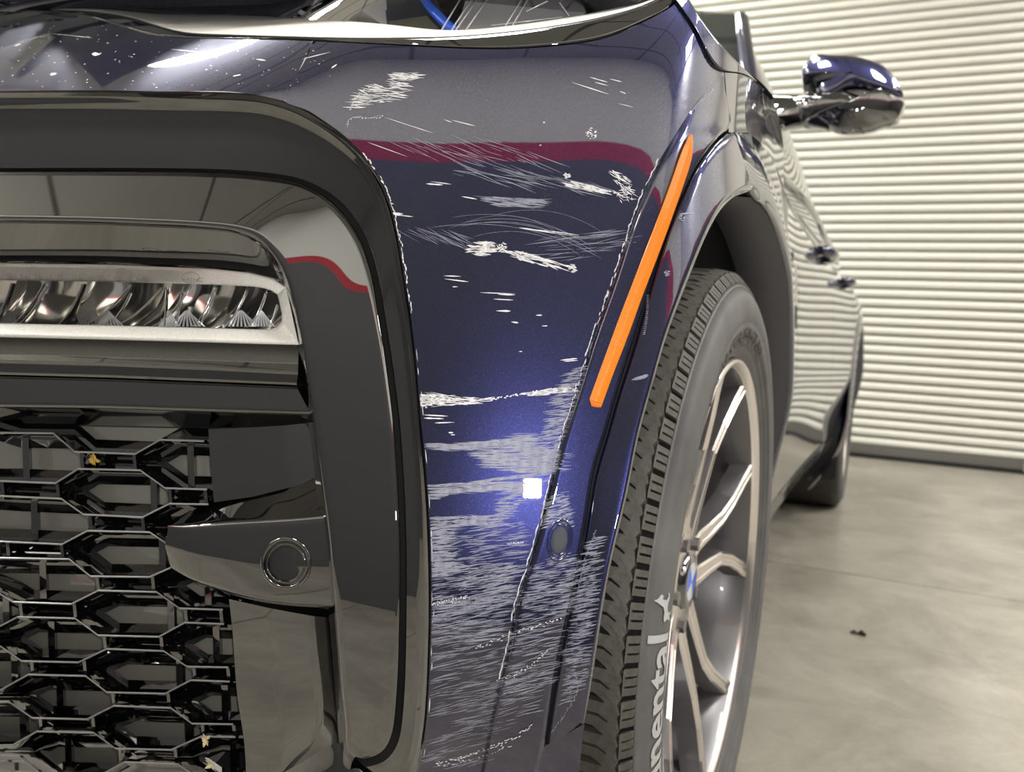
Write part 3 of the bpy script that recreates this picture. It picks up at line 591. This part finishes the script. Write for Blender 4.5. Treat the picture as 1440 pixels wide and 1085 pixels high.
mb = MB(); mb.grid(np.array([Rl2, Rl2*.7+Rf2*.3+np.array([0, 0, .02]), Rf2])); part(mb, 'roof', PAINT)
mb = MB(); bt = [(-.10, .80, 1.075), (-.075, 1.2, 1.085), (-.075, 1.8, 1.09), (-.08, 2.5, 1.095), (-.12, 3.3, 1.115)]; mb.tube(spline(bt, 30), .010, 8); part(mb, 'belt_trim', PIANO)
ws0 = np.array([(-.165, .93, 1.19), (-.295, 1.26, 1.60)]); ws1 = np.array([(-1.1, .60, 1.16), (-1.1, 1.12, 1.63)])
mb = MB(); mb.grid(np.array([ws0*(1-t)+ws1*t for t in np.linspace(0, 1, 8)])); part(mb, 'windshield', TINT)
mb = MB(); mb.tube([(-.10, .80, 1.08), (-.15, .92, 1.18), (-.215, 1.08, 1.36), (-.285, 1.27, 1.585), (-.32, 1.5, 1.655)], .022, 10); part(mb, 'windshield_pillar', PAINT)
mb = MB(); mb.grid(np.array([[(-.12, .80, 1.07), (-.165, .93, 1.19)], [(-.6, .5, 1.10), (-.6, .72, 1.17)], [(-1.2, .4, 1.12), (-1.2, .6, 1.17)]])); part(mb, 'windshield_cowl', DARK)

# ---- side mirror
def onY(x, y, Y):
    d = (x-720)/FPX*CR-(y-542.5)/FPX*CU+CF; return CAM+d*(Y-CAM[1])/d[1]
def loft(outl, Ym, depth_f, depth_b, name, m, parent, tilt=0.):
    O = np.array([onY(x, y, Ym) for x, y in outl]); O = np.array([np.r_[p] for p in spline(np.vstack([O, O[:1]]), 49)])[:-1]
    c = O.mean(0); rings = []
    for t in np.sin(np.linspace(-1, 1, 19)*math.pi/2):
        s = max(.0016, (1-abs(t)**4))**.5; dp = depth_f if t < 0 else depth_b
        q_ = c+(O-c)*s; q_[:, 1] += t*dp+tilt*(q_[:, 2]-c[2]); rings.append(q_)
    R = np.array(rings); R = np.concatenate([R, R[:, :1]], 1); mb = MB(); mb.grid(R); n = len(O)+1
    return part(mb, name, m, parent, weld=1e-5)
mroot = bpy.data.objects.new('side_mirror', None); COL.objects.link(mroot); mroot.parent = car
loft([(1127, 100), (1136, 84), (1158, 76), (1190, 78), (1225, 86), (1246, 97), (1262, 118), (1271, 140), (1262, 143), (1230, 137), (1190, 134), (1150, 134), (1128, 134), (1125, 118)], .72, .040, .07, 'mirror_cap', PAINT, mroot, .34)
loft([(1120, 142), (1150, 136), (1190, 134), (1235, 138), (1271, 142), (1273, 150), (1268, 163), (1255, 174), (1230, 181), (1200, 184.5), (1170, 181), (1140, 171), (1122, 158)], .725, .058, .07, 'mirror_housing', PIANO, mroot)
mb = MB(); a0 = onY(1080, 160, .80); a1 = onY(1108, 158, .75); a2 = onY(1165, 160, .735)
def slab(p, h, d): return [p+np.array([0, sy*d, sz*h]) for sy, sz in ((-1, -.6), (-.6, -1), (.6, -1), (1, -.6), (1, .6), (.6, 1), (-.6, 1), (-1, .6), (-1, -.6))]
mb.grid(np.array([slab(a0, .034, .05), slab(a1, .029, .045), slab(onY(1135, 157, .74), .026, .04), slab(a2, .03, .03)])); part(mb, 'mirror_arm', PIANO, mroot)
dr = MB()
for (x, y, r) in ((1134, 130, 1.6), (1146, 133, 2), (1138, 141, 1.5), (1125, 143, 2), (1121, 144, 1.4), (1129, 142, 1.4), (1144, 141, 1.3), (1217, 131, 2), (1222, 135, 1.6), (1171, 161, 1.4), (1176, 171, 1.6), (1101, 177, 2), (1200, 184, 1.5), (1248, 179, 1.6), (1166, 182, 1.4)):
    p = onY(x, y, .665 if y < 176 else .70); 
    n = 8; rr = r*.00145
    for i in range(1): 
        V = [p+rr*np.array([math.sin(a)*math.cos(b), math.sin(a)*math.sin(b), math.cos(a)]) for a in np.linspace(.01, math.pi-.01, 7) for b in np.linspace(0, 2*math.pi, n, endpoint=False)]
        dr.add(V, [(i*n+j, i*n+(j+1) % n, (i+1)*n+(j+1) % n, (i+1)*n+j) for i in range(6) for j in range(n)])
o = part(dr, 'water_drops', DROP, mroot); o['kind'] = 'stuff'

# ---- wheels
WR = .395
def rev(prof, n=144, a0=0, a1=2*math.pi):
    th = np.linspace(a0, a1, n+1); P = np.array([[(x, r*math.cos(t), WR+r*math.sin(t)) for t in th] for x, r in prof]); return P
SWP = [(-.0142, .3725), (-.0134, .3748), (-.0122, .3735), (-.011, .3725), (-.0125, .371), (-.006, .364), (-.002, .354), (0, .342), (-.0005, .334), (-.002, .330), (-.002, .3285), (-.0015, .325), (-.003, .314), (-.006, .3125), (-.006, .311), (-.007, .303), (-.0095, .3015), (-.0095, .300), (-.012, .294), (-.017, .288), (-.028, .283)]
def swx(r): 
    a = sorted((q, x) for x, q in SWP); return np.interp(r, [v[0] for v in a], [v[1] for v in a])
def pol(x, r, deg): t = np.radians(deg); return np.stack([x+0*t, r*np.cos(t), WR+r*np.sin(t)], -1)
NP = 88; PT = 360./NP
def crown(x): return .3955-.0060*np.clip((x+.070)/.047, 0, 1.3)**1.5
def block(fp, drop=.0115):
    fp = np.array(fp); top = pol(fp[:, 0], crown(fp[:, 0]), fp[:, 1]); bot = pol(fp[:, 0], crown(fp[:, 0])-drop, fp[:, 1]); n = len(fp)
    mb = MB(); mb.add(list(top)+list(bot), [tuple(range(n))]+[(i, (i+1) % n, n+(i+1) % n, n+i) for i in range(n)]); return mb
def strip_block(a0, a1, xl, xb, xr, sh):
    # lateral lug that bends down the shoulder: quads kept convex
    U = [(xl, a0), (-.18, a0-.1), (xb, a0+.1*sh), (xb+.010, a0+.3*sh), (xr, a0+sh)]; D = [(xl, a1), (-.18, a1-.1), (xb-.004, a1+.1*sh), (xb+.004, a1+.3*sh), (xr-.0045, a1+sh*.97)]
    mb = MB(); n = len(U); T1_ = [pol(np.array(x), crown(np.array(x)), np.array(a)) for x, a in U]; T2_ = [pol(np.array(x), crown(np.array(x)), np.array(a)) for x, a in D]
    B1 = [pol(np.array(x), crown(np.array(x))-.0115, np.array(a)) for x, a in U]; B2 = [pol(np.array(x), crown(np.array(x))-.0115, np.array(a)) for x, a in D]
    V = T1_+T2_+B1+B2; F = []
    for i in range(n-1): F += [(i, i+1, n+i+1, n+i), (i, 2*n+i, 2*n+i+1, i+1), (n+i, n+i+1, 3*n+i+1, 3*n+i)]
    F += [(0, n, 3*n, 2*n), (n-1, 2*n+n-1, 3*n+n-1, 2*n-1)]
    mb.add(V, F); return mb
def make_wheel(name, y, full):
    root = bpy.data.objects.new(name, None); COL.objects.link(root); root.parent = car; root.location = (0, y, 0)
    mb = MB(); mb.grid(rev(SWP)); part(mb, 'tyre_sidewall', SIDEW, root)
    mb = MB(); mb.grid(rev([(-.0138, .372), (-.022, .3775), (-.045, .3835), (-.06, .3845), (-.15, .386), (-.25, .385), (-.285, .376), (-.30, .35), (-.30, .31), (-.29, .285)])); part(mb, 'tyre_carcass', GROOVE, root)
    lugs = [strip_block(.0, PT*.34, -.272, -.036, -.0225, PT*.95), strip_block(PT*.44, PT*.74, -.272, -.040, -.0225, PT*.95)]
    comb = []
    vis = (60, 262) if full else (0, 0)
    rest = MB()
    protos = [None]*4
    def sh_block(a):      # outer shoulder block, comb shaped: a spine with three teeth
        mb = MB(); xs = [-.043, -.039, -.022]; 
        mb2 = block([(-.0415, a+.02*PT), (-.0395, a+.02*PT), (-.0395, a+PT*.86), (-.0415, a+PT*.86)], .006)
        fp = [(-.0218, a)]
        for k in range(3):
            s = a+PT*.29*k; fp += [(-.0132, s), (-.0134, s+PT*.21), (-.0207, s+PT*.21)]
            if k < 2: fp += [(-.0207, s+PT*.29)]
        fp += [(-.0218, a+PT*.80)]
        fp = np.array(fp); r = .3878-.0105*np.clip((fp[:, 0]+.0218)/.0090, 0, 1.2)
        top = pol(fp[:, 0], r, fp[:, 1]); bot = pol(fp[:, 0], r-.005, fp[:, 1]); n = len(fp)
        mb.add(list(top)+list(bot), [tuple(range(n))]+[(i, (i+1) % n, n+(i+1) % n, n+i) for i in range(n)]); return mb
    gens = [lugs[0], lugs[1], sh_block(PT*1.05)]
    me = [None]*3
    for k in range(NP):
        ang = 360.*k/NP
        for j in range(3):
            if vis[0] <= ang <= vis[1]:
                nm = 'tread_block' if j < 2 else 'shoulder_block'
                if me[j] is None:
                    o = gens[j].obj(nm, RUBBER, root, smooth=False)
                    for v in o.data.vertices: v.co.z -= WR
                    me[j] = o
                else: o = me[j].copy(); link(o, root)
                o.location = (0, 0, WR); o.rotation_euler = (math.radians(ang), 0, 0)
            else:
                a = math.radians(ang); c, s_ = math.cos(a), math.sin(a)
                rest.add([(x, yy*c-(z-WR)*s_, WR+yy*s_+(z-WR)*c) for x, yy, z in gens[j].V], gens[j].F)
    o = part(rest, 'tread_pattern', RUBBER, root, smooth=False); o['kind'] = 'stuff'
    # rim
    mb = MB(); mb.grid(rev([(-.026, .2845), (-.015, .286), (-.0115, .283), (-.012, .279), (-.019, .2755), (-.022, .2735)])); part(mb, 'rim_lip', ALLOY, root)
    mb = MB(); mb.grid(rev([(-.022, .2735), (-.035, .268), (-.06, .264), (-.12, .258), (-.24, .25), (-.27, .262)], 96)); part(mb, 'rim_barrel', ALLOYD, root)
    for k in range(5):
        th = 80-72*k
        for sg in (1, -1):
            pts = [(.040, 24, -.060, 15), (.085, 17, -.056, 14), (.125, 12.5, -.050, 12), (.17, 10.5, -.043, 10.5), (.21, 12.5, -.035, 10), (.25, 15.5, -.027, 10), (.275, 17.0, -.021, 12)]
            rows = []; frows = []
            C_ = np.array([pol(np.array(x), r, th+sg*a) for r, a, x, w_ in pts])
            for i, (r, a, x, w_) in enumerate(pts):
                t = C_[min(i+1, len(pts)-1)]-C_[max(i-1, 0)]; t /= np.linalg.norm(t); n = np.cross(t, [1, 0, 0]); n /= np.linalg.norm(n); w2 = w_*.001; p = C_[i]
                X = np.array([1., 0, 0])
                frows.append([p-n*w2-X*.003, p-n*w2*.8, p-n*w2*.35+X*.0004, p-n*w2*.25-X*.0012, p+n*w2*.25-X*.0012, p+n*w2*.35+X*.0004, p+n*w2*.8, p+n*w2-X*.003])
                rows.append([p-n*w2-X*.003, p-n*(w2+.003)-X*.030, p+n*(w2+.003)-X*.030, p+n*w2-X*.003])
            mb = MB(); mb.grid(np.array(rows)); sp_ = part(mb, 'spoke', ALLOYD, root, smooth=False)
            mb = MB(); mb.grid(np.array(frows)); part(mb, 'spoke_face', ALLOY, root, smooth=False)
    mb = MB(); mb.grid(rev([(-.09, .075), (-.062, .072), (-.058, .066), (-.058, .036)], 60)); part(mb, 'wheel_hub', ALLOY, root)
    mb = MB(); mb.grid(rev([(-.062, .036), (-.052, .034), (-.050, .030), (-.0500, .024)], 48)); part(mb, 'cap_ring', PIANO, root)
    for q in range(4):
        mb = MB(); mb.grid(rev([(-.0500, .024), (-.0495, .0005)], 12, q*math.pi/2+.4, (q+1)*math.pi/2+.4)); part(mb, 'cap_quadrant', BLUE if q % 2 else WHITEP, root)
    for k in range(5):
        p = pol(np.array(-.056), .056, 44-72*k); mb = MB(); mb.tube([p-np.array([.02, 0, 0]), p+np.array([.004, 0, 0])], .009, 6); part(mb, 'wheel_bolt', ALLOYD, root, smooth=False)
    mb = MB(); mb.grid(rev([(-.16, .10), (-.135, .10), (-.13, .115), (-.13, .185), (-.155, .187)], 72)); part(mb, 'brake_disc', DISC, root)
    mb = MB(); mb.grid(rev([(-.165, .05), (-.2, .26)], 48)); part(mb, 'brake_backing_plate', DARK, root)
    mb = MB(); mb.grid(rev([(-.18, .13), (-.115, .135), (-.11, .145), (-.11, .19), (-.12, .205), (-.2, .205)], 14, math.radians(-45), math.radians(20))); part(mb, 'brake_caliper', mat('dark_caliper', (.05, .045, .04), .5), root)
    return root
fw = make_wheel('front_wheel', 0, True)
rw = make_wheel('rear_wheel', 3.105, False)
for o in (fw, rw):
    for c in o.children: 
        if c.type == 'MESH' and c.name.split('.')[0] not in ('tread_block', 'shoulder_block'): pass
# tyre lettering
def refine(V, F, L=.06, n=4):
    me = bpy.data.meshes.new('t'); me.from_pydata([tuple(v) for v in V], [], F); bm = bmesh.new(); bm.from_mesh(me); bpy.data.meshes.remove(me)
    bmesh.ops.triangulate(bm, faces=bm.faces)
    for _ in range(n):
        es = [e for e in bm.edges if e.calc_length() > L]
        if not es: break
        bmesh.ops.subdivide_edges(bm, edges=es, cuts=1); bmesh.ops.triangulate(bm, faces=bm.faces)
    bm.verts.index_update(); out = np.array([v.co[:] for v in bm.verts]), [tuple(v.index for v in f.verts) for f in bm.faces]; bm.free(); return out
lt = MB()
def arc_text(s, mb, r0, cap, deg_l, deg_r, lift, bold=.0):
    V, F = refine(*text_geo(s, 1., bold)); u = V[:, 0]; u = (u-u.min())/(u.max()-u.min()); v = V[:, 1]/.70
    r = r0+cap*v; a = deg_l+(deg_r-deg_l)*u; mb.add(pol(swx(r)+lift, r, a), F)
arc_text('Continental', lt, .3335, .0345, 209.5, 172.0, .0009, .022)
o = part(lt, 'tyre_lettering', LETTER, fw)
o['kind'] = 'stuff'
lt2 = MB(); arc_text('CONTINENTAL', lt2, .304, .020, 131, 66, .0012, .0); o = part(lt2, 'moulded_lettering', RUBBER, fw); o['kind'] = 'stuff'
# jumping horse mark
HP = [(0, .1), (.1, .32), (.02, .52), (.16, .60), (.34, .58), (.52, .66), (.62, .86), (.70, 1.), (.76, .92), (.92, .80), (.88, .70), (.76, .72), (.74, .52), (.88, .42), (1.0, .48), (.96, .36), (.78, .34), (.64, .40), (.46, .40), (.34, .34), (.30, .14), (.40, .0), (.26, .04), (.20, .26), (.12, .12)]
hm = MB(); V, F = refine([(u, v, 0) for u, v in HP], [tuple(range(len(HP)))], .12); r = .334+.033*V[:, 1]; a = 170.4-4.2*V[:, 0]; hm.add(pol(swx(r)+.0010, r, a), F); part(hm, 'horse_mark', LETTER, fw, smooth=False)

# ---- wheel arch liner
PL = cast([p[0]-.5 for p in A1], [p[1] for p in A1], .004); PL = spline(PL, 60)
cen = np.array([0, 0, .395]); rad = PL-cen; rad[:, 0] = 0; rad /= np.linalg.norm(rad, axis=1)[:, None]
mb = MB(); mb.grid(np.array([PL+rad*.001, PL+np.array([-.012, .012, 0]), PL+np.array([-.035, .022, 0]), PL+np.array([-.06, .022, 0])])); part(mb, 'arch_flange', LINER)
mb = MB(); mb.grid(archrows([(0, .468, .0), (0, .470, -.02), (0, .474, -.072), (0, .51, -.075)], np.linspace(math.radians(101), math.radians(3), 60))); part(mb, 'arch_flange', LINER)
mb = MB(); mb.grid(rev([(-.03, .515), (-.15, .52), (-.152, .50), (-.36, .50), (-.40, .46), (-.40, .05)], 60, math.radians(-25), math.radians(205))); part(mb, 'arch_liner', mat('black_arch_liner', (.016, .016, .018), .7))
mb = MB(); mb.grid(rev([(-.14, .512), (-.15, .488), (-.36, .488), (-.37, .50)], 12, math.radians(78), math.radians(128))); part(mb, 'arch_liner_pad', LINER)
mb = MB(); mb.grid(rev([(-.16, .512), (-.17, .45), (-.30, .45), (-.31, .50)], 12, math.radians(40), math.radians(60))); part(mb, 'arch_liner_pad', LINER)
mb = MB(); mb.grid(rev([(-.02, .50), (-.32, .50), (-.40, .44), (-.40, .05)], 40, math.radians(-25), math.radians(205))); o = part(mb, 'arch_liner', DARK); o.location = (0, 3.105, 0)

# ---- scuffs and scratches in the bumper corner: slivers of bared plastic lying on the paint
def xat(c, y): 
    q = sorted((b, a) for a, b in c); return np.interp(y, [v[0] for v in q], [v[1] for v in q])
def e_at(x, y):
    c1 = xat(C1, y); g1 = xat(G1, y); a1 = xat(A1o, y); f = np.interp(y, [100, 165, 220, 300], [0, .001, .004, .006])
    e = np.where(x < c1, 0, f*np.clip((x-c1)/7, 0, 1)); e = np.where(x > g1, .003+.003*np.clip((x-g1-1)/8, 0, 1)+.006*np.clip((x-g1-9)/np.maximum(a1-g1-9, 1), 0, 1), e)
    return e+.00025
class Scuff:
    def __init__(s): s.q = []
    def streak(s, x, y, L, ang, w, bend=0., n=5):
        a = math.radians(ang); t = np.linspace(-.5, .5, n); X = x+L*t*math.cos(a)-bend*(t*t-.25)*4*math.sin(a); Y = y+L*t*math.sin(a)+bend*(t*t-.25)*4*math.cos(a)
        ww = .5*w*np.array([.15]+[random.uniform(.6, 1.3) for _ in range(n-2)]+[.15]); s.q.append((X, Y, -math.sin(a)*ww, math.cos(a)*ww))
    def blob(s, x, y, r, n=26, flat=.55):
        for _ in range(n):
            rr = r*math.sqrt(random.random()); q = random.uniform(0, 6.28); s.streak(x+rr*math.cos(q), y+rr*flat*math.sin(q), random.uniform(1.5, 5), random.uniform(-40, 40), random.uniform(.8, 2.2), 0, 3)
    def hatch(s, poly, n, ang, L, w, jit=5):
        P = np.array(poly); k = 0; tries = 0
        while k < n and tries < n*30:
            tries += 1; x = random.uniform(P[:, 0].min(), P[:, 0].max()); y = random.uniform(P[:, 1].min(), P[:, 1].max()); ins = False; j = len(P)-1
            for i in range(len(P)):
                if (P[i, 1] > y) != (P[j, 1] > y) and x < (P[j, 0]-P[i, 0])*(y-P[i, 1])/(P[j, 1]-P[i, 1])+P[i, 0]: ins = not ins
                j = i
            if ins: s.streak(x, y, random.uniform(*L), ang+random.gauss(0, jit), random.uniform(*w)); k += 1
    def line(s, pts, w, dens=.5, jit=.8):
        R = resample(pts, 60, True)
        for i in range(59):
            if random.random() < dens:
                d = R[i+1]-R[i]; m = (R[i]+R[i+1])/2; s.streak(m[0]+random.gauss(0, jit), m[1]+random.gauss(0, jit), np.hypot(*d)*random.uniform(.9, 1.9), math.degrees(math.atan2(d[1], d[0])), random.uniform(.5, 1)*w, 0, 4)
    def build(s, name, m, parent):
        X = np.concatenate([np.r_[q[0]+q[2], q[0]-q[2]] for q in s.q]); Y = np.concatenate([np.r_[q[1]+q[3], q[1]-q[3]] for q in s.q]); X = np.where(Y > 190, np.maximum(X, xat(E1, Y)+1), X); P = cast(X, Y, e_at(X, Y)); mb = MB(); k = 0
        for q in s.q:
            n = len(q[0]); mb.add(P[k:k+2*n], [(i, i+1, n+i+1, n+i) for i in range(n-1)]); k += 2*n
        o = part(mb, name, m, parent, smooth=False); o['kind'] = 'stuff'; return o
s1 = Scuff()      # bright deep scrapes
s1.hatch([(545, 104), (580, 102), (598, 110), (560, 114)], 34, 5, (8, 30), (.4, 1.2)); s1.hatch([(498, 135), (520, 122), (560, 112), (572, 120), (560, 142), (520, 146), (492, 156)], 85, 3, (6, 34), (.4, 1.3), 9); s1.line([(488, 178), (492, 168), (515, 166), (540, 163)], 1.2, .9); s1.line([(492, 154), (505, 132), (520, 122)], 1.6, .9)
for a in ((830, 124, 55, 18, 1.3), (842, 112, 26, 16, 1.2), (866, 113, 18, 14, 1), (876, 130, 9, 20, 1.2), (846, 118, 20, 15, 1), (880, 148, 22, 14, .6), (652, 173, 34, 14, 1.3), (630, 170, 12, 20, 1), (575, 176, 70, 18, .9), (545, 210, 60, 20, .7), (611, 259, 24, 4, 2), (620, 257, 30, 8, 1), (660, 278, 22, 10, 1.6), (752, 323, 44, 8, 1.6), (790, 327, 50, 8, 1.4), (775, 327, 90, 8, .8), (636, 388, 24, 2, 1.6), (642, 394, 34, 7, 1.6), (640, 403, 8, 0, 1.2), (700, 412, 50, 2, 1), (712, 414, 24, 2, 2), (708, 421, 28, 3, 1.6), (708, 437, 20, 1, 2.2), (724, 453, 10, 8, 2), (758, 443, 9, 0, 1.4), (766, 458, 8, 0, 1.2), (800, 505, 24, -6, 1.6), (803, 507, 20, -4, 1.4), (732, 494, 5, 0, 1), (613, 584, 34, 3, 1.4), (610, 588, 28, 2, 2), (625, 594, 28, -2, 1.3), (634, 608, 7, 0, 2), (637, 611, 6, 0, 1.6), (760, 204, 3, 0, 1.5), (765, 172, 3, 0, 1.4), (555, 300, 24, 4, 2.4), (566, 303, 30, 6, 1.4), (550, 286, 8, 10, 1.4)): s1.streak(*a)
s1.blob(832, 187, 8, 22, 1.); s1.blob(798, 247, 6, 30); s1.hatch([(795, 256), (810, 256), (856, 268), (856, 273), (800, 263)], 46, 12, (8, 22), (.6, 1.8), 4); s1.hatch([(866, 250), (886, 255), (895, 280), (872, 283), (864, 272)], 50, 25, (4, 14), (.4, 1.3), 30); s1.hatch([(862, 238), (884, 250), (880, 258), (860, 246)], 24, 30, (8, 16), (.5, 1.2), 8)
s1.hatch([(656, 352), (668, 341), (690, 340), (700, 352), (676, 360)], 80, 2, (6, 20), (.5, 1.8), 8); s1.blob(706, 348, 8, 46, .9); s1.blob(735, 360, 8, 40, .8); s1.hatch([(705, 350), (740, 355), (806, 375), (804, 381), (735, 367)], 56, 15, (8, 30), (.4, 1.5), 5); s1.blob(806, 377, 6, 40, 1.)
s1.hatch([(592, 556), (610, 552), (640, 557), (690, 560), (690, 565), (630, 570), (594, 572)], 110, 2, (5, 30), (.4, 1.5), 7); s1.blob(600, 564, 9, 50, 1.); s1.line([(690, 561), (740, 553), (790, 547), (812, 546)], 2.2, .95, 1.2); s1.hatch([(740, 552), (790, 545), (808, 549), (750, 557)], 50, -5, (8, 30), (.8, 2), 4)
s1.line([(612, 1073), (660, 1062), (705, 1045), (750, 1019)], 1.6, .9, 1.4); s1.line([(614, 1078), (670, 1066), (720, 1047)], 1.2, .7, 1.4); s1.line([(668, 913), (700, 900), (738, 886), (790, 870)], 1.4, .8, 1.5); s1.line([(700, 956), (730, 945), (770, 915)], 1.4, .8, 1.5)
s1.line([(x-2, y) for x, y in C1[4:12]], 1.6, .85, .8); s1.line([(x-1, y) for x, y in C1[11:19]], 2.0, .9, .9); s1.line([(x+2, y) for x, y in E1[6:12]], 2.0, .8, 1.); s1.line([(x+2, y) for x, y in E1[11:21]], 1.2, .35, .8)
s1.line([(600, 850), (640, 843), (660, 838)], 2.2, .8, 1.6); s1.line([(714, 764), (736, 762)], 2.2, .9, 1.)
s1.build('deep_scratches', SCUFF, bumper)
s2 = Scuff()      # broad hazed scuffs, drawn by many fine parallel lines
H = -2
s2.hatch([(598, 622), (640, 624), (690, 620), (716, 618), (736, 606), (786, 640), (780, 664), (730, 664), (690, 655), (668, 636), (610, 632)], 520, 0, (14, 50), (.6, 1.5), 2)
s2.hatch([(604, 682), (650, 678), (742, 676), (740, 688), (690, 690), (640, 694), (606, 702)], 190, -2, (12, 46), (.6, 1.5), 2); s2.hatch([(665, 676), (775, 662), (775, 667), (670, 679)], 60, -7, (16, 40), (.5, 1.1), 2)
s2.hatch([(704, 690), (748, 672), (746, 700), (722, 712), (716, 740), (700, 730)], 120, -3, (8, 26), (.5, 1.3), 4)
s2.hatch([(606, 727), (700, 724), (705, 735), (640, 740), (630, 760), (640, 790), (655, 800), (608, 812)], 330, -3, (8, 36), (.5, 1.4), 5); s2.hatch([(606, 740), (740, 730), (736, 800), (722, 850), (610, 870)], 340, -8, (8, 40), (.4, 1.1), 5)
s2.hatch([(640, 800), (715, 790), (735, 800), (720, 835), (650, 830)], 120, -10, (10, 34), (.5, 1.4), 5); s2.hatch([(606, 840), (715, 835), (705, 900), (608, 905)], 300, -8, (10, 44), (.4, 1.1), 4)
s2.hatch([(606, 900), (700, 900), (684, 1030), (605, 1000)], 170, -12, (12, 50), (.4, .9), 4); s2.hatch([(690, 960), (760, 930), (755, 1000), (680, 1040)], 90, -14, (12, 40), (.4, .9), 4); s2.hatch([(605, 1040), (690, 1010), (680, 1075), (600, 1082)], 60, -14, (14, 44), (.4, .9), 4)
s2.hatch([(806, 515), (822, 516), (790, 608), (778, 640), (762, 630), (770, 590), (786, 540)], 230, -9, (10, 26), (.5, 1.2), 4); s2.hatch([(776, 640), (788, 612), (772, 665), (764, 690)], 50, -20, (6, 16), (.5, 1.2), 6)
s2.hatch([(768, 700), (795, 690), (806, 745), (786, 728), (764, 744)], 130, -12, (6, 20), (.5, 1.2), 5); s2.hatch([(755, 790), (800, 775), (812, 790), (796, 870), (752, 860), (730, 850)], 260, -10, (8, 30), (.4, 1.2), 4); s2.hatch([(725, 860), (790, 870), (775, 960), (700, 980), (712, 910)], 200, -12, (10, 40), (.4, 1.), 4)
s2.hatch([(812, 800), (830, 760), (848, 750), (836, 860), (826, 960), (806, 985), (792, 990), (800, 900)], 420, -12, (6, 24), (.5, 1.3), 4); s2.line([(838, 745), (822, 790), (812, 840)], 1.6, .9); s2.line([(806, 940), (812, 965), (800, 995), (775, 1030)], 1.6, .9)
s2.hatch([(560, 205), (690, 190), (800, 235), (780, 250), (640, 235)], 60, 22, (12, 60), (.4, .9), 4); s2.hatch([(600, 238), (740, 240), (870, 268), (860, 275), (720, 262)], 55, 16, (16, 70), (.4, 1.), 5); s2.hatch([(672, 276), (760, 280), (758, 292), (700, 290)], 80, 6, (10, 40), (.6, 1.6), 3)
for k in range(8): s2.streak(730+random.uniform(-30, 50), 318+k*4, random.uniform(140, 260), 10, random.uniform(.35, .6), random.uniform(16, 24), 22)
s2.hatch([(760, 330), (885, 322), (880, 352), (780, 372)], 40, -6, (20, 70), (.4, .8), 4); s2.hatch([(540, 320), (650, 330), (660, 350), (600, 340)], 30, 25, (14, 50), (.4, .8), 6)
s2.line([(1004, 125), (990, 138), (972, 158)], 1.6, .95, .5); s2.streak(900, 531, 24, -14, 5); s2.streak(903, 529, 18, -18, 3); s2.blob(938, 384, 4, 16, 1.); s2.blob(960, 306, 5, 12, .8); s2.streak(966, 300, 22, -4, 2)
for k in range(22): s2.streak(911-.15*k*k*.08, 415+k*2.6, 4.5, -5, 1.4, 0, 3)
s2.build('scuff_haze', HAZE, bumper)
s3 = Scuff()
for k in range(170): s3.streak(random.uniform(0, 470), random.uniform(24, 126)+(random.random() < .2)*0, random.uniform(1, 4), random.uniform(-40, 40), random.uniform(.5, 1.3), 0, 3)
s3.q = [q for q in s3.q if q[1][0] > np.interp(q[0][0], [0, 150, 215, 480], [24, 36, 54, 66])]
for a in ((135, 76, 12, 0, 4), (75, 104, 10, -10, 3.4), (25, 63, 10, -20, 2), (367, 84, 14, 8, 2), (333, 106, 12, -12, 1.6), (470, 93, 10, -35, 1.6), (445, 78, 40, -14, 1.2), (268, 72, 50, 6, 1.2), (100, 50, 60, 6, 1.)): s3.streak(*a)
s3.build('dirt_specks', SCUFF, bumper)

# ---- dried blossom caught in the grille, leaf on the floor
BLOOM = mat('dried_yellow_blossom', (.55, .36, .06), .7); BLOOM2 = mat('pale_dried_blossom', (.72, .62, .38), .7); LEAF = mat('brown_leaf', (.09, .07, .045), .8)
def crumple(name, p, size, m, label, cat, n=7, flat=1., group=None):
    mb = MB(); p = np.array(p)
    for k in range(n):
        a = random.uniform(0, 6.28); d = np.array([math.cos(a), .4*random.uniform(-1, 1), flat*math.sin(a)])*size*random.uniform(.5, 1); sd = np.cross(d, [0, 1, .3]); sd = sd/np.linalg.norm(sd)*size*random.uniform(.12, .3); up = np.array([random.uniform(-.2, .2), random.uniform(-.5, 0), random.uniform(0, .4)*flat])*size
        q = [np.zeros(3), d*.5+sd+up*.5, d+up, d*.5-sd+up*.6]; nrm = np.array([0, -.0005, .0003]); mb.add([v for v in q]+[v+nrm for v in q], [(0, 1, 2, 3), (7, 6, 5, 4), (0, 4, 5, 1), (1, 5, 6, 2), (2, 6, 7, 3), (3, 7, 4, 0)])
    o = mb.obj(name, m, None, smooth=False); o.location = p; o['label'] = label; o['category'] = cat
    if group: o['group'] = group
    return o
crumple('dried_blossom', cast([132], [647], -.052)[0], .0065, BLOOM, 'yellow dried blossom scrap caught high in the grille under the lamp bars', 'debris', 12)
crumple('dried_blossom', cast([290], [1040], -.050)[0], .006, BLOOM2, 'pale dried blossom scrap on the upper of two low grille bars', 'debris', 9)
crumple('dried_blossom', cast([300], [1075], -.050)[0], .006, BLOOM2, 'pale dried blossom scrap at the very bottom of the grille', 'debris', 9)
crumple('dry_leaf', (.132, 1.192, .002), .035, LEAF, 'small crumpled brown leaf lying on the grey concrete floor', 'leaf', 6, .12)
